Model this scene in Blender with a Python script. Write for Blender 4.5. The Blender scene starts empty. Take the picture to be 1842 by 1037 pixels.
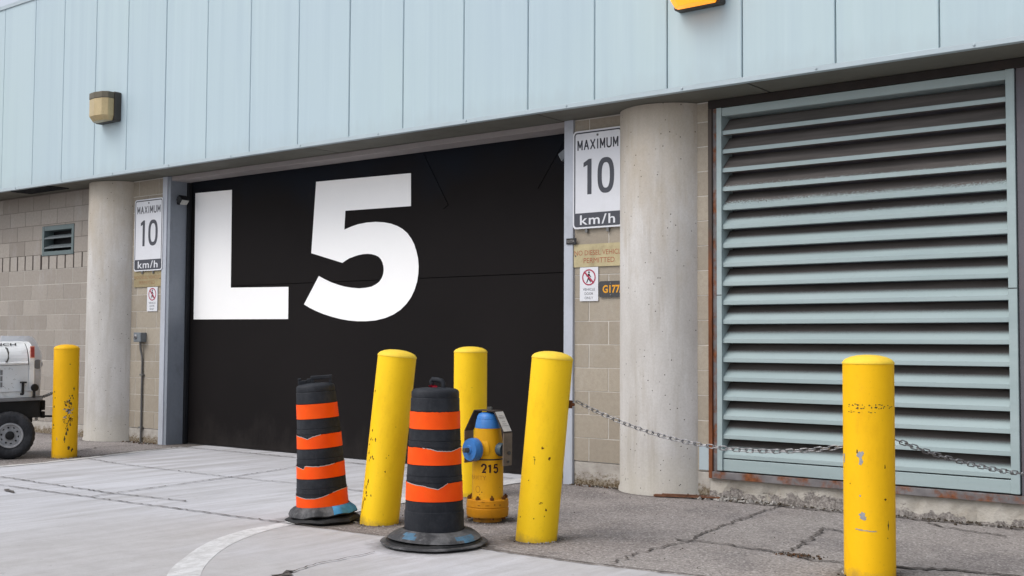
import bpy, math, random
from mathutils import Vector, Matrix, Quaternion
rnd = random.Random(7)
scene = bpy.context.scene
COL = scene.collection
PI = math.pi

# ------------------------------------------------------------------ camera
cam_d = bpy.data.cameras.new("camera"); cam = bpy.data.objects.new("camera", cam_d); COL.objects.link(cam)
cam_d.sensor_width = 36.0; cam_d.lens = 2086.0/1842.0*36.0; cam_d.clip_end = 500; cam_d.clip_start = 0.05
CAM = Vector((0, -8.2629, 1.21))
_yaw, _p, _r = math.radians(38.1), math.atan(100/2086.0), 0.0057
F = Vector((-math.sin(_yaw)*math.cos(_p), math.cos(_yaw)*math.cos(_p), math.sin(_p)))
R0 = Vector((math.cos(_yaw), math.sin(_yaw), 0)); U0 = R0.cross(F)
RR = R0*math.cos(_r)+U0*math.sin(_r); UU = U0*math.cos(_r)-R0*math.sin(_r)
mw = Matrix((RR, UU, -F)).transposed().to_4x4(); mw.translation = CAM
cam.matrix_world = mw
scene.camera = cam

# ------------------------------------------------------------------ light
SUN_EL, SUN_AZ = math.radians(52), math.radians(207)     # azimuth measured from +Y clockwise
w = bpy.data.worlds.new("World"); scene.world = w; w.use_nodes = True
nt = w.node_tree; nt.nodes.clear()
sky = nt.nodes.new('ShaderNodeTexSky'); sky.sky_type = 'NISHITA'; sky.sun_disc = False
sky.sun_elevation = SUN_EL; sky.sun_rotation = SUN_AZ; sky.air_density = 1.0; sky.dust_density = 3.0; sky.ozone_density = 1.0
hs = nt.nodes.new('ShaderNodeHueSaturation'); hs.inputs['Saturation'].default_value = 0.42; hs.inputs['Value'].default_value = 1.0
bg = nt.nodes.new('ShaderNodeBackground'); bg.inputs[1].default_value = 0.15
out = nt.nodes.new('ShaderNodeOutputWorld')
nt.links.new(sky.outputs[0], hs.inputs['Color']); nt.links.new(hs.outputs[0], bg.inputs[0]); nt.links.new(bg.outputs[0], out.inputs[0])
sd = bpy.data.lights.new("sun", 'SUN'); sd.energy = .9; sd.angle = math.radians(40); sd.color = (1.0, 0.97, 0.93)
so = bpy.data.objects.new("sun", sd); COL.objects.link(so)
sdir = Vector((math.sin(SUN_AZ)*math.cos(SUN_EL), math.cos(SUN_AZ)*math.cos(SUN_EL), math.sin(SUN_EL)))
so.rotation_euler = sdir.to_track_quat('Z', 'Y').to_euler(); so.location = (0, -10, 20)
scene.view_settings.view_transform = 'Standard'; scene.view_settings.look = 'None'
scene.view_settings.exposure = 0.40; scene.view_settings.gamma = 1.0

# ------------------------------------------------------------------ materials
class NT:
    """small node builder"""
    def __init__(s, name):
        s.m = bpy.data.materials.new(name); s.m.use_nodes = True; s.t = s.m.node_tree
        s.b = s.t.nodes['Principled BSDF']; s.co = s.n('ShaderNodeTexCoord').outputs['Object']
    def n(s, typ, **kw):
        n = s.t.nodes.new(typ)
        for k, v in kw.items(): setattr(n, k, v)
        return n
    def put(s, sock, v):
        if isinstance(v, bpy.types.NodeSocket): s.t.links.new(v, sock)
        else:
            if isinstance(v, (tuple, list)) and len(v) == 3 and sock.type == 'RGBA': v = (*v, 1)
            sock.default_value = v
    def noise(s, scale, detail=4, rough=.55, stretch=(1, 1, 1), off=(0, 0, 0), dist=0):
        mp = s.n('ShaderNodeMapping'); s.put(mp.inputs['Vector'], s.co)
        mp.inputs['Scale'].default_value = stretch; mp.inputs['Location'].default_value = off
        n = s.n('ShaderNodeTexNoise'); s.put(n.inputs['Vector'], mp.outputs[0])
        n.inputs['Scale'].default_value = scale; n.inputs['Detail'].default_value = detail
        n.inputs['Roughness'].default_value = rough; n.inputs['Distortion'].default_value = dist
        return n.outputs['Fac']
    def voro(s, scale, feature='F1', off=(0, 0, 0), what='Distance'):
        mp = s.n('ShaderNodeMapping'); s.put(mp.inputs['Vector'], s.co); mp.inputs['Location'].default_value = off
        n = s.n('ShaderNodeTexVoronoi'); n.feature = feature; s.put(n.inputs['Vector'], mp.outputs[0])
        n.inputs['Scale'].default_value = scale
        return n.outputs[what]
    def ramp(s, f, a, b, lo=0.0, hi=1.0):
        n = s.n('ShaderNodeMapRange'); n.clamp = True
        s.put(n.inputs['Value'], f); n.inputs['From Min'].default_value = a; n.inputs['From Max'].default_value = b
        n.inputs['To Min'].default_value = lo; n.inputs['To Max'].default_value = hi
        return n.outputs['Result']
    def math(s, op, a, b=0.0, c=0.0):
        n = s.n('ShaderNodeMath', operation=op); s.put(n.inputs[0], a); s.put(n.inputs[1], b); s.put(n.inputs[2], c)
        return n.outputs[0]
    def mix(s, f, a, b, mode='MIX'):
        n = s.n('ShaderNodeMix'); n.data_type = 'RGBA'; n.blend_type = mode
        s.put(n.inputs[0], f); s.put(n.inputs[6], a); s.put(n.inputs[7], b)
        return n.outputs[2]
    def attr(s, name):
        n = s.n('ShaderNodeAttribute'); n.attribute_name = name
        return n.outputs['Fac']
    def xyz(s, i):
        n = s.n('ShaderNodeSeparateXYZ'); s.put(n.inputs[0], s.co); return n.outputs[i]
    def bump(s, f, strength, dist=.01):
        n = s.n('ShaderNodeBump'); n.inputs['Strength'].default_value = strength; n.inputs['Distance'].default_value = dist
        s.put(n.inputs['Height'], f)
        if s.b.inputs['Normal'].is_linked: s.put(n.inputs['Normal'], s.b.inputs['Normal'].links[0].from_socket)
        s.put(s.b.inputs['Normal'], n.outputs[0])
    def done(s, col, rough=.6, metal=0.0, spec=.5):
        s.put(s.b.inputs['Base Color'], col); s.put(s.b.inputs['Roughness'], rough)
        s.put(s.b.inputs['Metallic'], metal); s.b.inputs['Specular IOR Level'].default_value = spec
        return s.m

def mul(c, k): return tuple(x*k for x in c)
def paint(name, c, rough=.5, var=.12, scale=6, bump=.05, spec=.3, metal=0, dirt=None, dirt_amt=.3, dscale=3, stretch=(1, 1, 1)):
    a = NT(name)
    col = a.mix(a.ramp(a.noise(scale, 5, .6, stretch), .3, .7), mul(c, 1-var), mul(c, 1+var))
    col = a.mix(a.ramp(a.noise(scale*12, 3), .35, .65, 0, .35), col, mul(c, 1-var*1.5))
    if dirt:
        col = a.mix(a.ramp(a.noise(dscale, 6, .7, stretch, (3, 5, 7)), .52, .72, 0, dirt_amt), col, dirt)
    if bump: a.bump(a.noise(scale*8, 4), bump, .004)
    return a.done(col, a.ramp(a.noise(scale*2, 4, off=(9, 1, 2)), .3, .7, max(.05, rough-.1), min(1, rough+.1)), metal, spec)

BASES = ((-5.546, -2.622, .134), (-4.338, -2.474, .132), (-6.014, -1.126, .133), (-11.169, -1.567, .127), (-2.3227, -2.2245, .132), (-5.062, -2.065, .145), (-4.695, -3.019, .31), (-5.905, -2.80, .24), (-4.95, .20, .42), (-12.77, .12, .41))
def shade_collars(a, col, dirt, wid, amt):
    """contact shade, mixed with grime, painted into the ground colour round the feet of things"""
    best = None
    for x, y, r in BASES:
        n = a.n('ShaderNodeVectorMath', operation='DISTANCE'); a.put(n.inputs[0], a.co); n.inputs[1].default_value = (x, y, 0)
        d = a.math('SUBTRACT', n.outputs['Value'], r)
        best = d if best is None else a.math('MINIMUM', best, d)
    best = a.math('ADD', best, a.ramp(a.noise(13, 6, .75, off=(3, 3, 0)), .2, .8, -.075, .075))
    return a.mix(a.ramp(best, 0.0, wid, amt, 0), col, dirt)  # darkest against each base, standing in for contact shadow as well as dirt
def concrete_drive():
    a = NT('drive_concrete')
    c = (.47, .465, .475)
    col = a.mix(a.ramp(a.noise(.55, 5, .6), .35, .65), (.395, .388, .395), (.52, .525, .555))
    col = a.mix(a.ramp(a.noise(2.2, 6, .65, (3.0, .28, 1), (4, 1, 0)), .40, .62, 0, .8), col, (.60, .605, .645))   # brushed streaks
    col = a.mix(a.ramp(a.noise(3.4, 6, .7, (2.4, .3, 1), (14, 8, 0)), .50, .70, 0, .55), col, (.31, .30, .30))
    col = a.mix(a.ramp(a.noise(1.1, 7, .72, off=(7, 3, 0)), .58, .74, 0, .5), col, (.31, .298, .288))
    fr = a.ramp(a.math('ADD', a.xyz(1), a.ramp(a.noise(.7, 5, .6, off=(1, 6, 0)), .25, .75, -1.1, 1.1)), -2.6, -3.9)
    fr = a.math('MULTIPLY', fr, a.ramp(a.xyz(0), -8.5, -6.0))
    col = a.mix(a.math('MULTIPLY', fr, .62), col, a.mix(a.ramp(a.noise(5, 5, .7, off=(2, 2, 2)), .35, .65), (.36, .335, .318), (.45, .432, .418)))
    col = a.mix(a.ramp(a.noise(150, 2), .35, .7, 0, .22), col, (.27, .265, .262))
    col = a.mix(a.ramp(a.noise(14, 5, .7, off=(2, 9, 0)), .63, .72, 0, .55), col, (.26, .25, .242))
    col = shade_collars(a, col, (.13, .122, .118), .12, .65)
    a.bump(a.noise(60, 5), .12, .004)
    return a.done(col, .85, spec=.2)

def asphalt():
    a = NT('asphalt_worn')
    col = a.mix(a.ramp(a.noise(.9, 5, .6), .35, .65), (.222, .198, .190), (.322, .294, .283))
    col = a.mix(a.ramp(a.noise(3.5, 6, .7, off=(5, 2, 0)), .56, .75, 0, .6), col, (.135, .122, .118))
    col = a.mix(a.ramp(a.math('ADD', a.xyz(0), a.ramp(a.noise(1.5, 5, .6, off=(11, 4, 0)), .25, .75, -.5, .5)), -3.75, -3.55, 0, .45), col, (.345, .322, .305))
    col = a.mix(a.ramp(a.noise(1.7, 5, .7, (1, .8, 1), (8, 2, 0)), .50, .64, 0, .62), col, (.165, .152, .155))
    col = a.mix(a.ramp(a.noise(2.6, 7, .75, off=(1, 12, 0)), .54, .68, 0, .6), col, (.40, .37, .355))
    sp = a.voro(95, 'F1', what='Color')
    sx = a.n('ShaderNodeSeparateColor'); a.put(sx.inputs[0], sp)
    col = a.mix(a.ramp(sx.outputs[0], .68, .95, 0, .72), col, (.50, .475, .46))
    col = a.mix(a.ramp(sx.outputs[1], .68, .95, 0, .6), col, (.075, .067, .065))
    col = a.mix(a.ramp(a.noise(38, 3, .6), .40, .62, 0, .3), col, (.12, .108, .104))
    col = shade_collars(a, col, (.055, .047, .042), .10, .75)
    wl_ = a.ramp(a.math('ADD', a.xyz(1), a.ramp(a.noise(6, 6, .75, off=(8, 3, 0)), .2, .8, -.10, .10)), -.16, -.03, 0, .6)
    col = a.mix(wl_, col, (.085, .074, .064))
    a.bump(a.voro(95), .30, .005); a.bump(a.noise(26, 5), .22, .012)
    return a.done(col, .9, spec=.2)

def block_mat(name='concrete_block', k=(1, 1, 1)):
    a = NT(name)
    t = a.attr('tone')
    col = a.mix(t, (.305, .268, .216), (.44, .393, .322))
    col = a.mix(a.ramp(a.noise(26, 5, .65), .4, .7, 0, .35), col, (.24, .205, .172))
    col = a.mix(a.ramp(a.noise(3, 6, .7, (1, 1, .4)), .55, .75, 0, .5), col, (.47, .44, .40))
    col = a.mix(a.ramp(a.noise(120, 2), .3, .7, 0, .25), col, (.19, .165, .14))
    a.bump(a.noise(110, 4), .25, .003)
    col = a.mix(1.0, col, k, 'MULTIPLY')
    return a.done(col, .92, spec=.15)

def column_mat():
    a = NT('cast_concrete')
    col = a.mix(a.ramp(a.noise(1.6, 5, .6, (1.6, 1.6, .6)), .35, .65), (.47, .452, .43), (.60, .588, .575))
    col = a.mix(a.ramp(a.noise(2.2, 6, .7, (4, 4, .35), (2, 3, 1)), .50, .68, 0, .6), col, (.38, .345, .295))
    col = a.mix(a.ramp(a.noise(3, 6, .7, (3, 3, .4), (7, 1, 1)), .58, .74, 0, .5), col, (.68, .672, .668))
    z = a.xyz(2)   # brownish water stain near the head and splash stain near the foot, edges broken by noise
    up = a.ramp(a.math('ADD', z, a.ramp(a.noise(2.2, 6, .7, (2, 2, .7), (1, 8, 2)), .2, .8, -.9, .9)), 1.9, 2.9, 0, .6)
    col = a.mix(up, col, (.42, .355, .265))
    dn = a.ramp(a.math('ADD', z, a.ramp(a.noise(4, 6, .7, off=(4, 8, 2)), .2, .8, -.35, .35)), .5, .05, 0, .5)
    col = a.mix(dn, col, (.46, .435, .37))
    v = a.voro(22, off=(3, 1, 2))
    pit = a.math('MULTIPLY', a.ramp(v, .085, .13, 1, 0), a.ramp(a.noise(6, 2, off=(5, 5, 1)), .47, .53))
    col = a.mix(pit, col, (.07, .062, .055))
    col = a.mix(a.ramp(a.noise(70, 4), .4, .7, 0, .18), col, (.25, .23, .20))
    a.bump(a.noise(30, 5), .15, .006); a.bump(pit, -.6, .006)
    return a.done(col, .85, spec=.2)

def footing_mat():
    a = NT('footing_concrete')
    col = a.mix(a.ramp(a.noise(7, 6, .65), .35, .65), (.34, .315, .285), (.47, .445, .41))
    z = a.xyz(2)
    d = a.ramp(a.math('ADD', z, a.ramp(a.noise(16, 6, .75, (1, 1, 1.5)), .25, .75, -.09, .09)), .10, .04)
    sp = a.mix(a.ramp(a.noise(60, 4, .7), .4, .62), (.10, .068, .038), (.30, .26, .20))
    col = a.mix(d, col, sp)
    a.bump(a.noise(40, 6, .7), .5, .012)
    return a.done(col, .95, spec=.1)

def curb_mat():
    a = NT('curb_concrete')
    col = a.mix(a.ramp(a.noise(5, 6, .65), .35, .65), (.36, .33, .285), (.50, .475, .43))
    br = a.ramp(a.math('ADD', a.xyz(2), a.ramp(a.noise(1.7, 6, .72, (1.0, 1, 1.5), (3.3, 0, 0)), .25, .75, -.13, .13)), .062, .050)
    col = a.mix(br, col, a.mix(a.ramp(a.noise(50, 5, .75), .42, .6), (.15, .135, .125), (.34, .315, .295)))
    a.bump(a.noise(30, 6, .75), .6, .02); a.bump(br, -.5, .02)
    return a.done(col, .95, spec=.1)

def cladding_mat():
    a = NT('blue_cladding')
    t = a.attr('tone')
    col = a.mix(t, (.388, .492, .556), (.440, .548, .600))
    col = a.mix(a.ramp(a.noise(.35, 3, .5), .35, .65, 0, .7), col, (.430, .545, .565))
    col = a.mix(a.ramp(a.noise(1.6, 5, .6, (5, 1, .12)), .45, .70, 0, .45), col, (.365, .465, .53))
    col = a.mix(a.ramp(a.noise(3.5, 6, .7, (4, 1, .10), (7, 2, 3)), .52, .70, 0, .35), col, (.48, .59, .63))
    col = a.mix(a.ramp(a.math('ADD', a.xyz(2), a.ramp(a.noise(9, 5, .65, (1, 1, .3)), .2, .8, -.12, .12)), 3.36, 3.22, 0, .28), col, (.36, .42, .45))
    a.bump(a.noise(.9, 2, .4, (1.6, 1, .5)), .22, .03)
    return a.done(col, .42, 0, .35)

def louvre_mat():
    a = NT('louvre_paint')
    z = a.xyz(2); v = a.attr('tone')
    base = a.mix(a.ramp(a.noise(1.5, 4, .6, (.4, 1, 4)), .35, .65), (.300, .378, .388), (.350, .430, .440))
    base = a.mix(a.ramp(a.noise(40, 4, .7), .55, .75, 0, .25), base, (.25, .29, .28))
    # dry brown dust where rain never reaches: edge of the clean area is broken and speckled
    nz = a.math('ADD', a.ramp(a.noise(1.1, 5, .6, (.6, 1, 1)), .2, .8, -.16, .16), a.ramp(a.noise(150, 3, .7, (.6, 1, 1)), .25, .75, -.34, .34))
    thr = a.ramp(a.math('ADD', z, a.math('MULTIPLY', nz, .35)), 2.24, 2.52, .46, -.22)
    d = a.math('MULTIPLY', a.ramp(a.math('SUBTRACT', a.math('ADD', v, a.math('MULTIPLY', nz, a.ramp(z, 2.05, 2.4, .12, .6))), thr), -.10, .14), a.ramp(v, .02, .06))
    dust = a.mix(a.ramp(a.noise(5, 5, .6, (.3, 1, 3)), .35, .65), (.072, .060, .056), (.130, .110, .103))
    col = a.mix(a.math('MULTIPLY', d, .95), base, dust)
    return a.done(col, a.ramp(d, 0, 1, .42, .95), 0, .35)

def rust_steel():
    a = NT('rusting_steel')
    r = a.ramp(a.noise(5, 6, .72, (1, 1, 1)), .47, .60)
    st = a.mix(a.ramp(a.noise(9, 4), .35, .65), (.125, .118, .122), (.20, .19, .195))
    ru = a.mix(a.ramp(a.noise(30, 5, .7), .35, .65), (.10, .032, .012), (.26, .095, .04))
    a.bump(a.noise(60, 5, .7), .3, .004)
    return a.done(a.mix(r, st, ru), .8, 0, .25)

def rust_bare():
    a = NT('bright_rust')
    ru = a.mix(a.ramp(a.noise(14, 5, .7, (1, 1, .25)), .35, .65), (.105, .036, .015), (.20, .072, .032))
    up = a.ramp(a.math('ADD', a.xyz(2), a.ramp(a.noise(3, 5, .7, (1, 1, .6)), .2, .8, -.6, .6)), 1.5, 2.1)
    ru = a.mix(up, ru, (.085, .070, .062))
    a.bump(a.noise(60, 5, .7), .3, .004)
    return a.done(ru, .85, 0, .2)

def yellow(name, c, fade=.5):
    a = NT(name)
    col = a.mix(a.ramp(a.noise(2.2, 5, .6, (1, 1, .35)), .35, .65), mul(c, .93), (min(1, c[0]*1.05), c[1]*1.07, c[2]*1.5))
    col = a.mix(a.ramp(a.noise(9, 6, .7, (1, 1, .5), (3, 1, 1)), .54, .72, 0, .42), col, (c[0]*.80, c[1]*.72, c[2]*.8))
    col = a.mix(a.ramp(a.noise(70, 3, .6), .62, .74, 0, .30), col, (c[0]*.6, c[1]*.5, .012))
    col = a.mix(a.ramp(a.noise(16, 6, .75, (1.6, 1.6, .16), (6, 2, 1)), .60, .74, 0, .32), col, (c[0]*.62, c[1]*.55, .02))
    col = a.mix(a.ramp(a.noise(5, 7, .8, (1, 1, 1.6), (2, 7, 4)), .62, .70, 0, .30), col, (c[0]*.70, c[1]*.62, .03))
    col = a.mix(a.ramp(a.math('ADD', a.xyz(2), a.ramp(a.noise(9, 6, .75), .2, .8, -.07, .07)), .055, -.02, 0, .6), col, (.24, .17, .07))
    a.bump(a.noise(7, 4, .5, (1, 1, 2.5)), .12, .006); a.bump(a.noise(140, 3), .05, .002)
    return a.done(col, a.ramp(a.noise(6, 4), .3, .7, .50, .66), 0, .22)

def rubber(name, c, dust, amt):
    a = NT(name)
    col = a.mix(a.ramp(a.noise(6, 6, .7, (1, 1, 1)), .45, .72, 0, amt), c, dust)
    col = a.mix(a.ramp(a.noise(90, 3, .7), .66, .74, 0, .5), col, mul(dust, 1.6))
    col = a.mix(a.ramp(a.noise(9, 6, .7, (3, 3, .5), (4, 4, 4)), .55, .75, 0, amt*.7), col, dust)
    a.bump(a.noise(20, 4), .12, .005)
    return a.done(col, a.ramp(a.noise(8, 4), .3, .7, .55, .8), 0, .22)

def emis(name, c, e, strength):
    a = NT(name); a.done(c, .35)
    a.put(a.b.inputs['Emission Color'], e); a.b.inputs['Emission Strength'].default_value = strength
    return a.m

def door_mat():
    a = NT('door_black')
    col = a.mix(a.ramp(a.noise(.8, 3, .5), .35, .65), (.0085, .0072, .0074), (.0105, .0088, .0090))
    col = a.mix(a.ramp(a.math('ADD', a.xyz(2), a.ramp(a.noise(1.3, 3, .5), .2, .8, -.25, .25)), 2.75, 3.1, 0, .7), col, (.008, .012, .020))
    col = a.mix(a.ramp(a.math('ADD', a.xyz(2), a.ramp(a.noise(5, 6, .75, (1, 1, .6)), .2, .8, -.4, .4)), .35, -.15, 0, .6), col, (.030, .026, .024))
    col = a.mix(a.ramp(a.noise(9, 7, .8, (1, 1, .35), (4, 1, 2)), .64, .74, 0, .5), col, (.022, .020, .021))
    a.bump(a.noise(1.1, 3, .5, (1, 1, 2)), .05, .02)
    return a.done(col, .75, 0, .10)

def sheeting():
    a = NT('orange_sheeting')
    col = a.mix(a.ramp(a.noise(5, 4), .35, .65), (.88, .070, .001), (.95, .100, .002))
    b = a.n('ShaderNodeTexBrick'); mp = a.n('ShaderNodeMapping'); a.put(mp.inputs[0], a.co)
    mp.inputs['Rotation'].default_value = (PI/2, 0, 0); a.put(b.inputs['Vector'], mp.outputs[0]); b.inputs['Scale'].default_value = 30
    b.inputs['Color1'].default_value = (1, 1, 1, 1); b.inputs['Color2'].default_value = (1, 1, 1, 1); b.inputs['Mortar'].default_value = (.6, .6, .6, 1)
    b.inputs['Mortar Size'].default_value = .01
    col = a.mix(.25, col, b.outputs['Color'], 'MULTIPLY')
    col = a.mix(a.ramp(a.noise(18, 6, .75, (2, 2, .6)), .60, .74, 0, .30), col, (.60, .13, .04))
    return a.done(col, .55, 0, .2)

M = {}
M['drive'] = concrete_drive(); M['asphalt'] = asphalt(); M['block'] = block_mat(); M['column'] = column_mat()
M['footing'] = footing_mat(); M['curb'] = curb_mat(); M['clad'] = cladding_mat(); M['louvre'] = louvre_mat()
M['rust_steel'] = rust_steel(); M['rust'] = rust_bare(); M['door'] = door_mat(); M['sheeting'] = sheeting()
M['mortar'] = paint('mortar', (.60, .57, .525), .95, .15, 12, .3, .1)
M['mortar_dark'] = paint('open_joint', (.06, .05, .045), .95, .2, 12, .2, .1)
M['soffit'] = paint('soffit_paint', (.145, .143, .122), .7, .08, 2, .03, .25, dirt=(.10, .09, .075), dirt_amt=.5)
M['header'] = paint('header_paint', (.30, .275, .270), .7, .08, 3, .05, .25)
M['flash'] = paint('edge_flashing', (.40, .475, .515), .45, .05, 4, .02)
M['dark_gap'] = paint('shadow_gap', (.16, .19, .21), .8, .1, 6, 0)
M['post'] = paint('post_paint', (.43, .46, .52), .45, .06, 3, .04, .4, dirt=(.22, .22, .23), dirt_amt=.35, stretch=(1, 1, .4))
M['jamb'] = paint('jamb_paint', (.235, .262, .305), .5, .10, 2.5, .05, .4, dirt=(.10, .10, .11), dirt_amt=.45, stretch=(1, 1, .5))
M['seal'] = paint('rubber_seal', (.012, .013, .016), .7, .1, 6, 0)
M['letter'] = paint('letter_white', (.94, .94, .94), .55, .012, 2, 0, .3)
M['dark_purple'] = paint('steel_primer', (.120, .114, .132), .65, .12, 3, .08, .3, dirt=(.17, .08, .05), dirt_amt=.3, dscale=2.2, stretch=(1, 1, .5))
M['yel_near'] = yellow('bollard_yellow_deep', (.90, .50, .003)); M['yel_lemon'] = yellow('bollard_yellow_lemon', (.95, .60, .010))
M['yel_old'] = yellow('bollard_yellow_old', (.84, .45, .004)); M['hyd'] = yellow('hydrant_yellow', (.70, .36, .006))
M['flange'] = yellow('flange_yellow', (.58, .245, .006)); M['cap_pale'] = yellow('bollard_cap_yellow', (.88, .60, .045))
M['primer_chip'] = paint('chip_grey', (.33, .33, .335), .7, .2, 30, .1); M['rust_chip'] = paint('chip_rust', (.15, .062, .018), .9, .4, 60, .3, .1)
M['scuff'] = paint('scuff_black', (.085, .062, .03), .8, .3, 60, .1, .2)
M['drum'] = rubber('drum_black', (.015, .017, .022), (.058, .061, .070), .42); M['ring'] = rubber('ring_rubber', (.045, .046, .049), (.185, .185, .19), .9)
M['ringdark'] = rubber('ring_dark', (.018, .018, .019), (.07, .07, .072), .6)
M['torn'] = paint('torn_edge', (.50, .48, .46), .8, .15, 30, .1)
M['ringblue'] = paint('blue_overspray', (.06, .27, .48), .6, .25, 14, .1, .3, dirt=(.085, .095, .105), dirt_amt=.7, dscale=14)
M['ringblue_faint'] = paint('faint_blue_overspray', (.075, .17, .26), .6, .3, 14, .1, .3, dirt=(.075, .078, .082), dirt_amt=1.0, dscale=16)
M['blue'] = paint('hydrant_blue', (.038, .195, .56), .42, .10, 9, .1, .5, dirt=(.05, .10, .16), dirt_amt=.5, dscale=8)
M['bluegrey'] = paint('weathered_cap', (.045, .075, .10), .5, .25, 14, .15, .4)
M['bronze'] = paint('dull_bronze', (.13, .115, .085), .55, .12, 8, .05)
M['nut'] = paint('dull_iron', (.10, .10, .095), .5, .25, 30, .2, .5, .4)
M['strap'] = paint('strap_steel', (.24, .19, .15), .45, .25, 14, .1, .5, .55); M['strapedge'] = paint('strap_worn', (.06, .045, .038), .6, .25, 20, .1)
M['plate_tag'] = paint('tag_white', (.62, .60, .57), .5, .08, 20, .03)
M['ink'] = paint('ink_black', (.02, .018, .02), .6, .1, 20, 0); M['ink_soft'] = paint('ink_grey', (.30, .29, .28), .7, .1, 20, 0)
M['maroon'] = paint('digit_maroon', (.035, .008, .010), .6, .2, 30, 0)
M['embossed'] = paint('embossed_yellow', (.44, .20, .010), .6, .2, 30, .1)
M['chain'] = paint('galvanised_chain', (.24, .24, .25), .45, .3, 50, .1, .5, .6)
M['sign'] = paint('sign_white', (.66, .675, .72), .38, .025, 3, .02, .45, dirt=(.52, .52, .53), dirt_amt=.35)
M['signink'] = paint('sign_ink', (.062, .066, .082), .5, .08, 8, 0)
M['cream'] = paint('cream_plate', (.46, .395, .235), .55, .14, 7, .05, .35, dirt=(.24, .19, .10), dirt_amt=.8, dscale=5)
M['cream_old'] = paint('faded_cream_plate', (.33, .27, .155), .6, .2, 7, .05, .35, dirt=(.17, .13, .07), dirt_amt=.8, dscale=6)
M['redtext'] = paint('faded_red', (.34, .105, .055), .65, .2, 30, 0); M['palered'] = paint('faded_pale_red', (.30, .17, .085), .65, .25, 30, 0)
M['redring'] = paint('prohibition_red', (.36, .045, .085), .5, .1, 10, 0)
M['greyplate'] = paint('charcoal_plate', (.055, .056, .06), .5, .1, 10, .03); M['amber_ink'] = paint('amber_letters', (.72, .33, .02), .5, .08, 10, 0)
M['plate_black'] = paint('black_tag', (.02, .02, .022), .5, .1, 10, 0)
M['lens'] = paint('amber_lens', (.46, .36, .19), .35, .14, 6, .05, .5, dirt=(.36, .24, .10), dirt_amt=.6, dscale=4)
M['lit'] = emis('lit_lens', (.75, .42, .06), (1.0, .58, .03), 1.1); M['lit_low'] = emis('lit_lens_lower', (.75, .35, .04), (1.0, .30, .005), .9)
M['ebox'] = paint('grey_enamel', (.16, .18, .20), .5, .1, 12, .05); M['conduit'] = paint('conduit_steel', (.15, .15, .15), .5, .15, 12, .05, .5, .4)
M['white'] = paint('machine_white', (.74, .75, .75), .4, .05, 5, .03, .45, dirt=(.26, .26, .25), dirt_amt=.5, dscale=7)
M['white_dim'] = paint('fin_grey', (.66, .67, .70), .5, .06, 5, .03)
M['panel'] = paint('machine_panel', (.60, .62, .63), .5, .06, 7, .03)
M['blackpaint'] = paint('chassis_black', (.010, .010, .011), .6, .2, 10, .05, .3); M['deck'] = paint('deck_grey', (.17, .17, .175), .65, .2, 12, .1)
M['tyre'] = rubber('tyre_rubber', (.020, .021, .024), (.075, .076, .085), .75); M['rim'] = paint('rim_grey', (.36, .36, .37), .5, .12, 14, .08, dirt=(.10, .10, .10), dirt_amt=.6, dscale=9)
M['reflector'] = paint('red_reflector', (.30, .022, .014), .3, .1, 20, 0, .6); M['reflector_rim'] = paint('reflector_frame', (.70, .30, .22), .5, .1, 20, 0)
M['paintline'] = None
M['crack'] = paint('crack_dirt', (.115, .103, .096), .95, .35, 30, .3, .1, dirt=(.24, .225, .215), dirt_amt=1.0, dscale=9); M['grit'] = paint('grit_dark', (.085, .070, .055), .95, .4, 60, .3, .1)
M['stone'] = paint('stone_chips', (.36, .345, .325), .95, .35, 12, .2, .1); M['plank'] = paint('rusty_strip', (.16, .075, .045), .85, .35, 12, .2, .2, stretch=(1, 6, 1))
M['joint_light'] = paint('concrete_edge', (.60, .595, .59), .9, .12, 8, .2, .2)
M['leaf'] = paint('dead_leaf', (.12, .06, .03), .9, .4, 40, .1, .1)
M['redtape'] = paint('red_ribbon', (.42, .01, .03), .6, .1, 20, 0)
def worn_paint():
    a = NT('worn_white_paint')
    wear = a.ramp(a.noise(9, 7, .80, (1.5, .7, 1)), .42, .58)
    col = a.mix(a.math('MULTIPLY', wear, .8), (.64, .64, .645), (.45, .445, .44))
    col = a.mix(a.ramp(a.noise(28, 6, .8), .56, .66, 0, .8), col, (.40, .39, .385))
    a.bump(a.noise(60, 5), .12, .004)
    return a.done(col, .8, 0, .25)
M['paintline'] = worn_paint()

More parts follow.
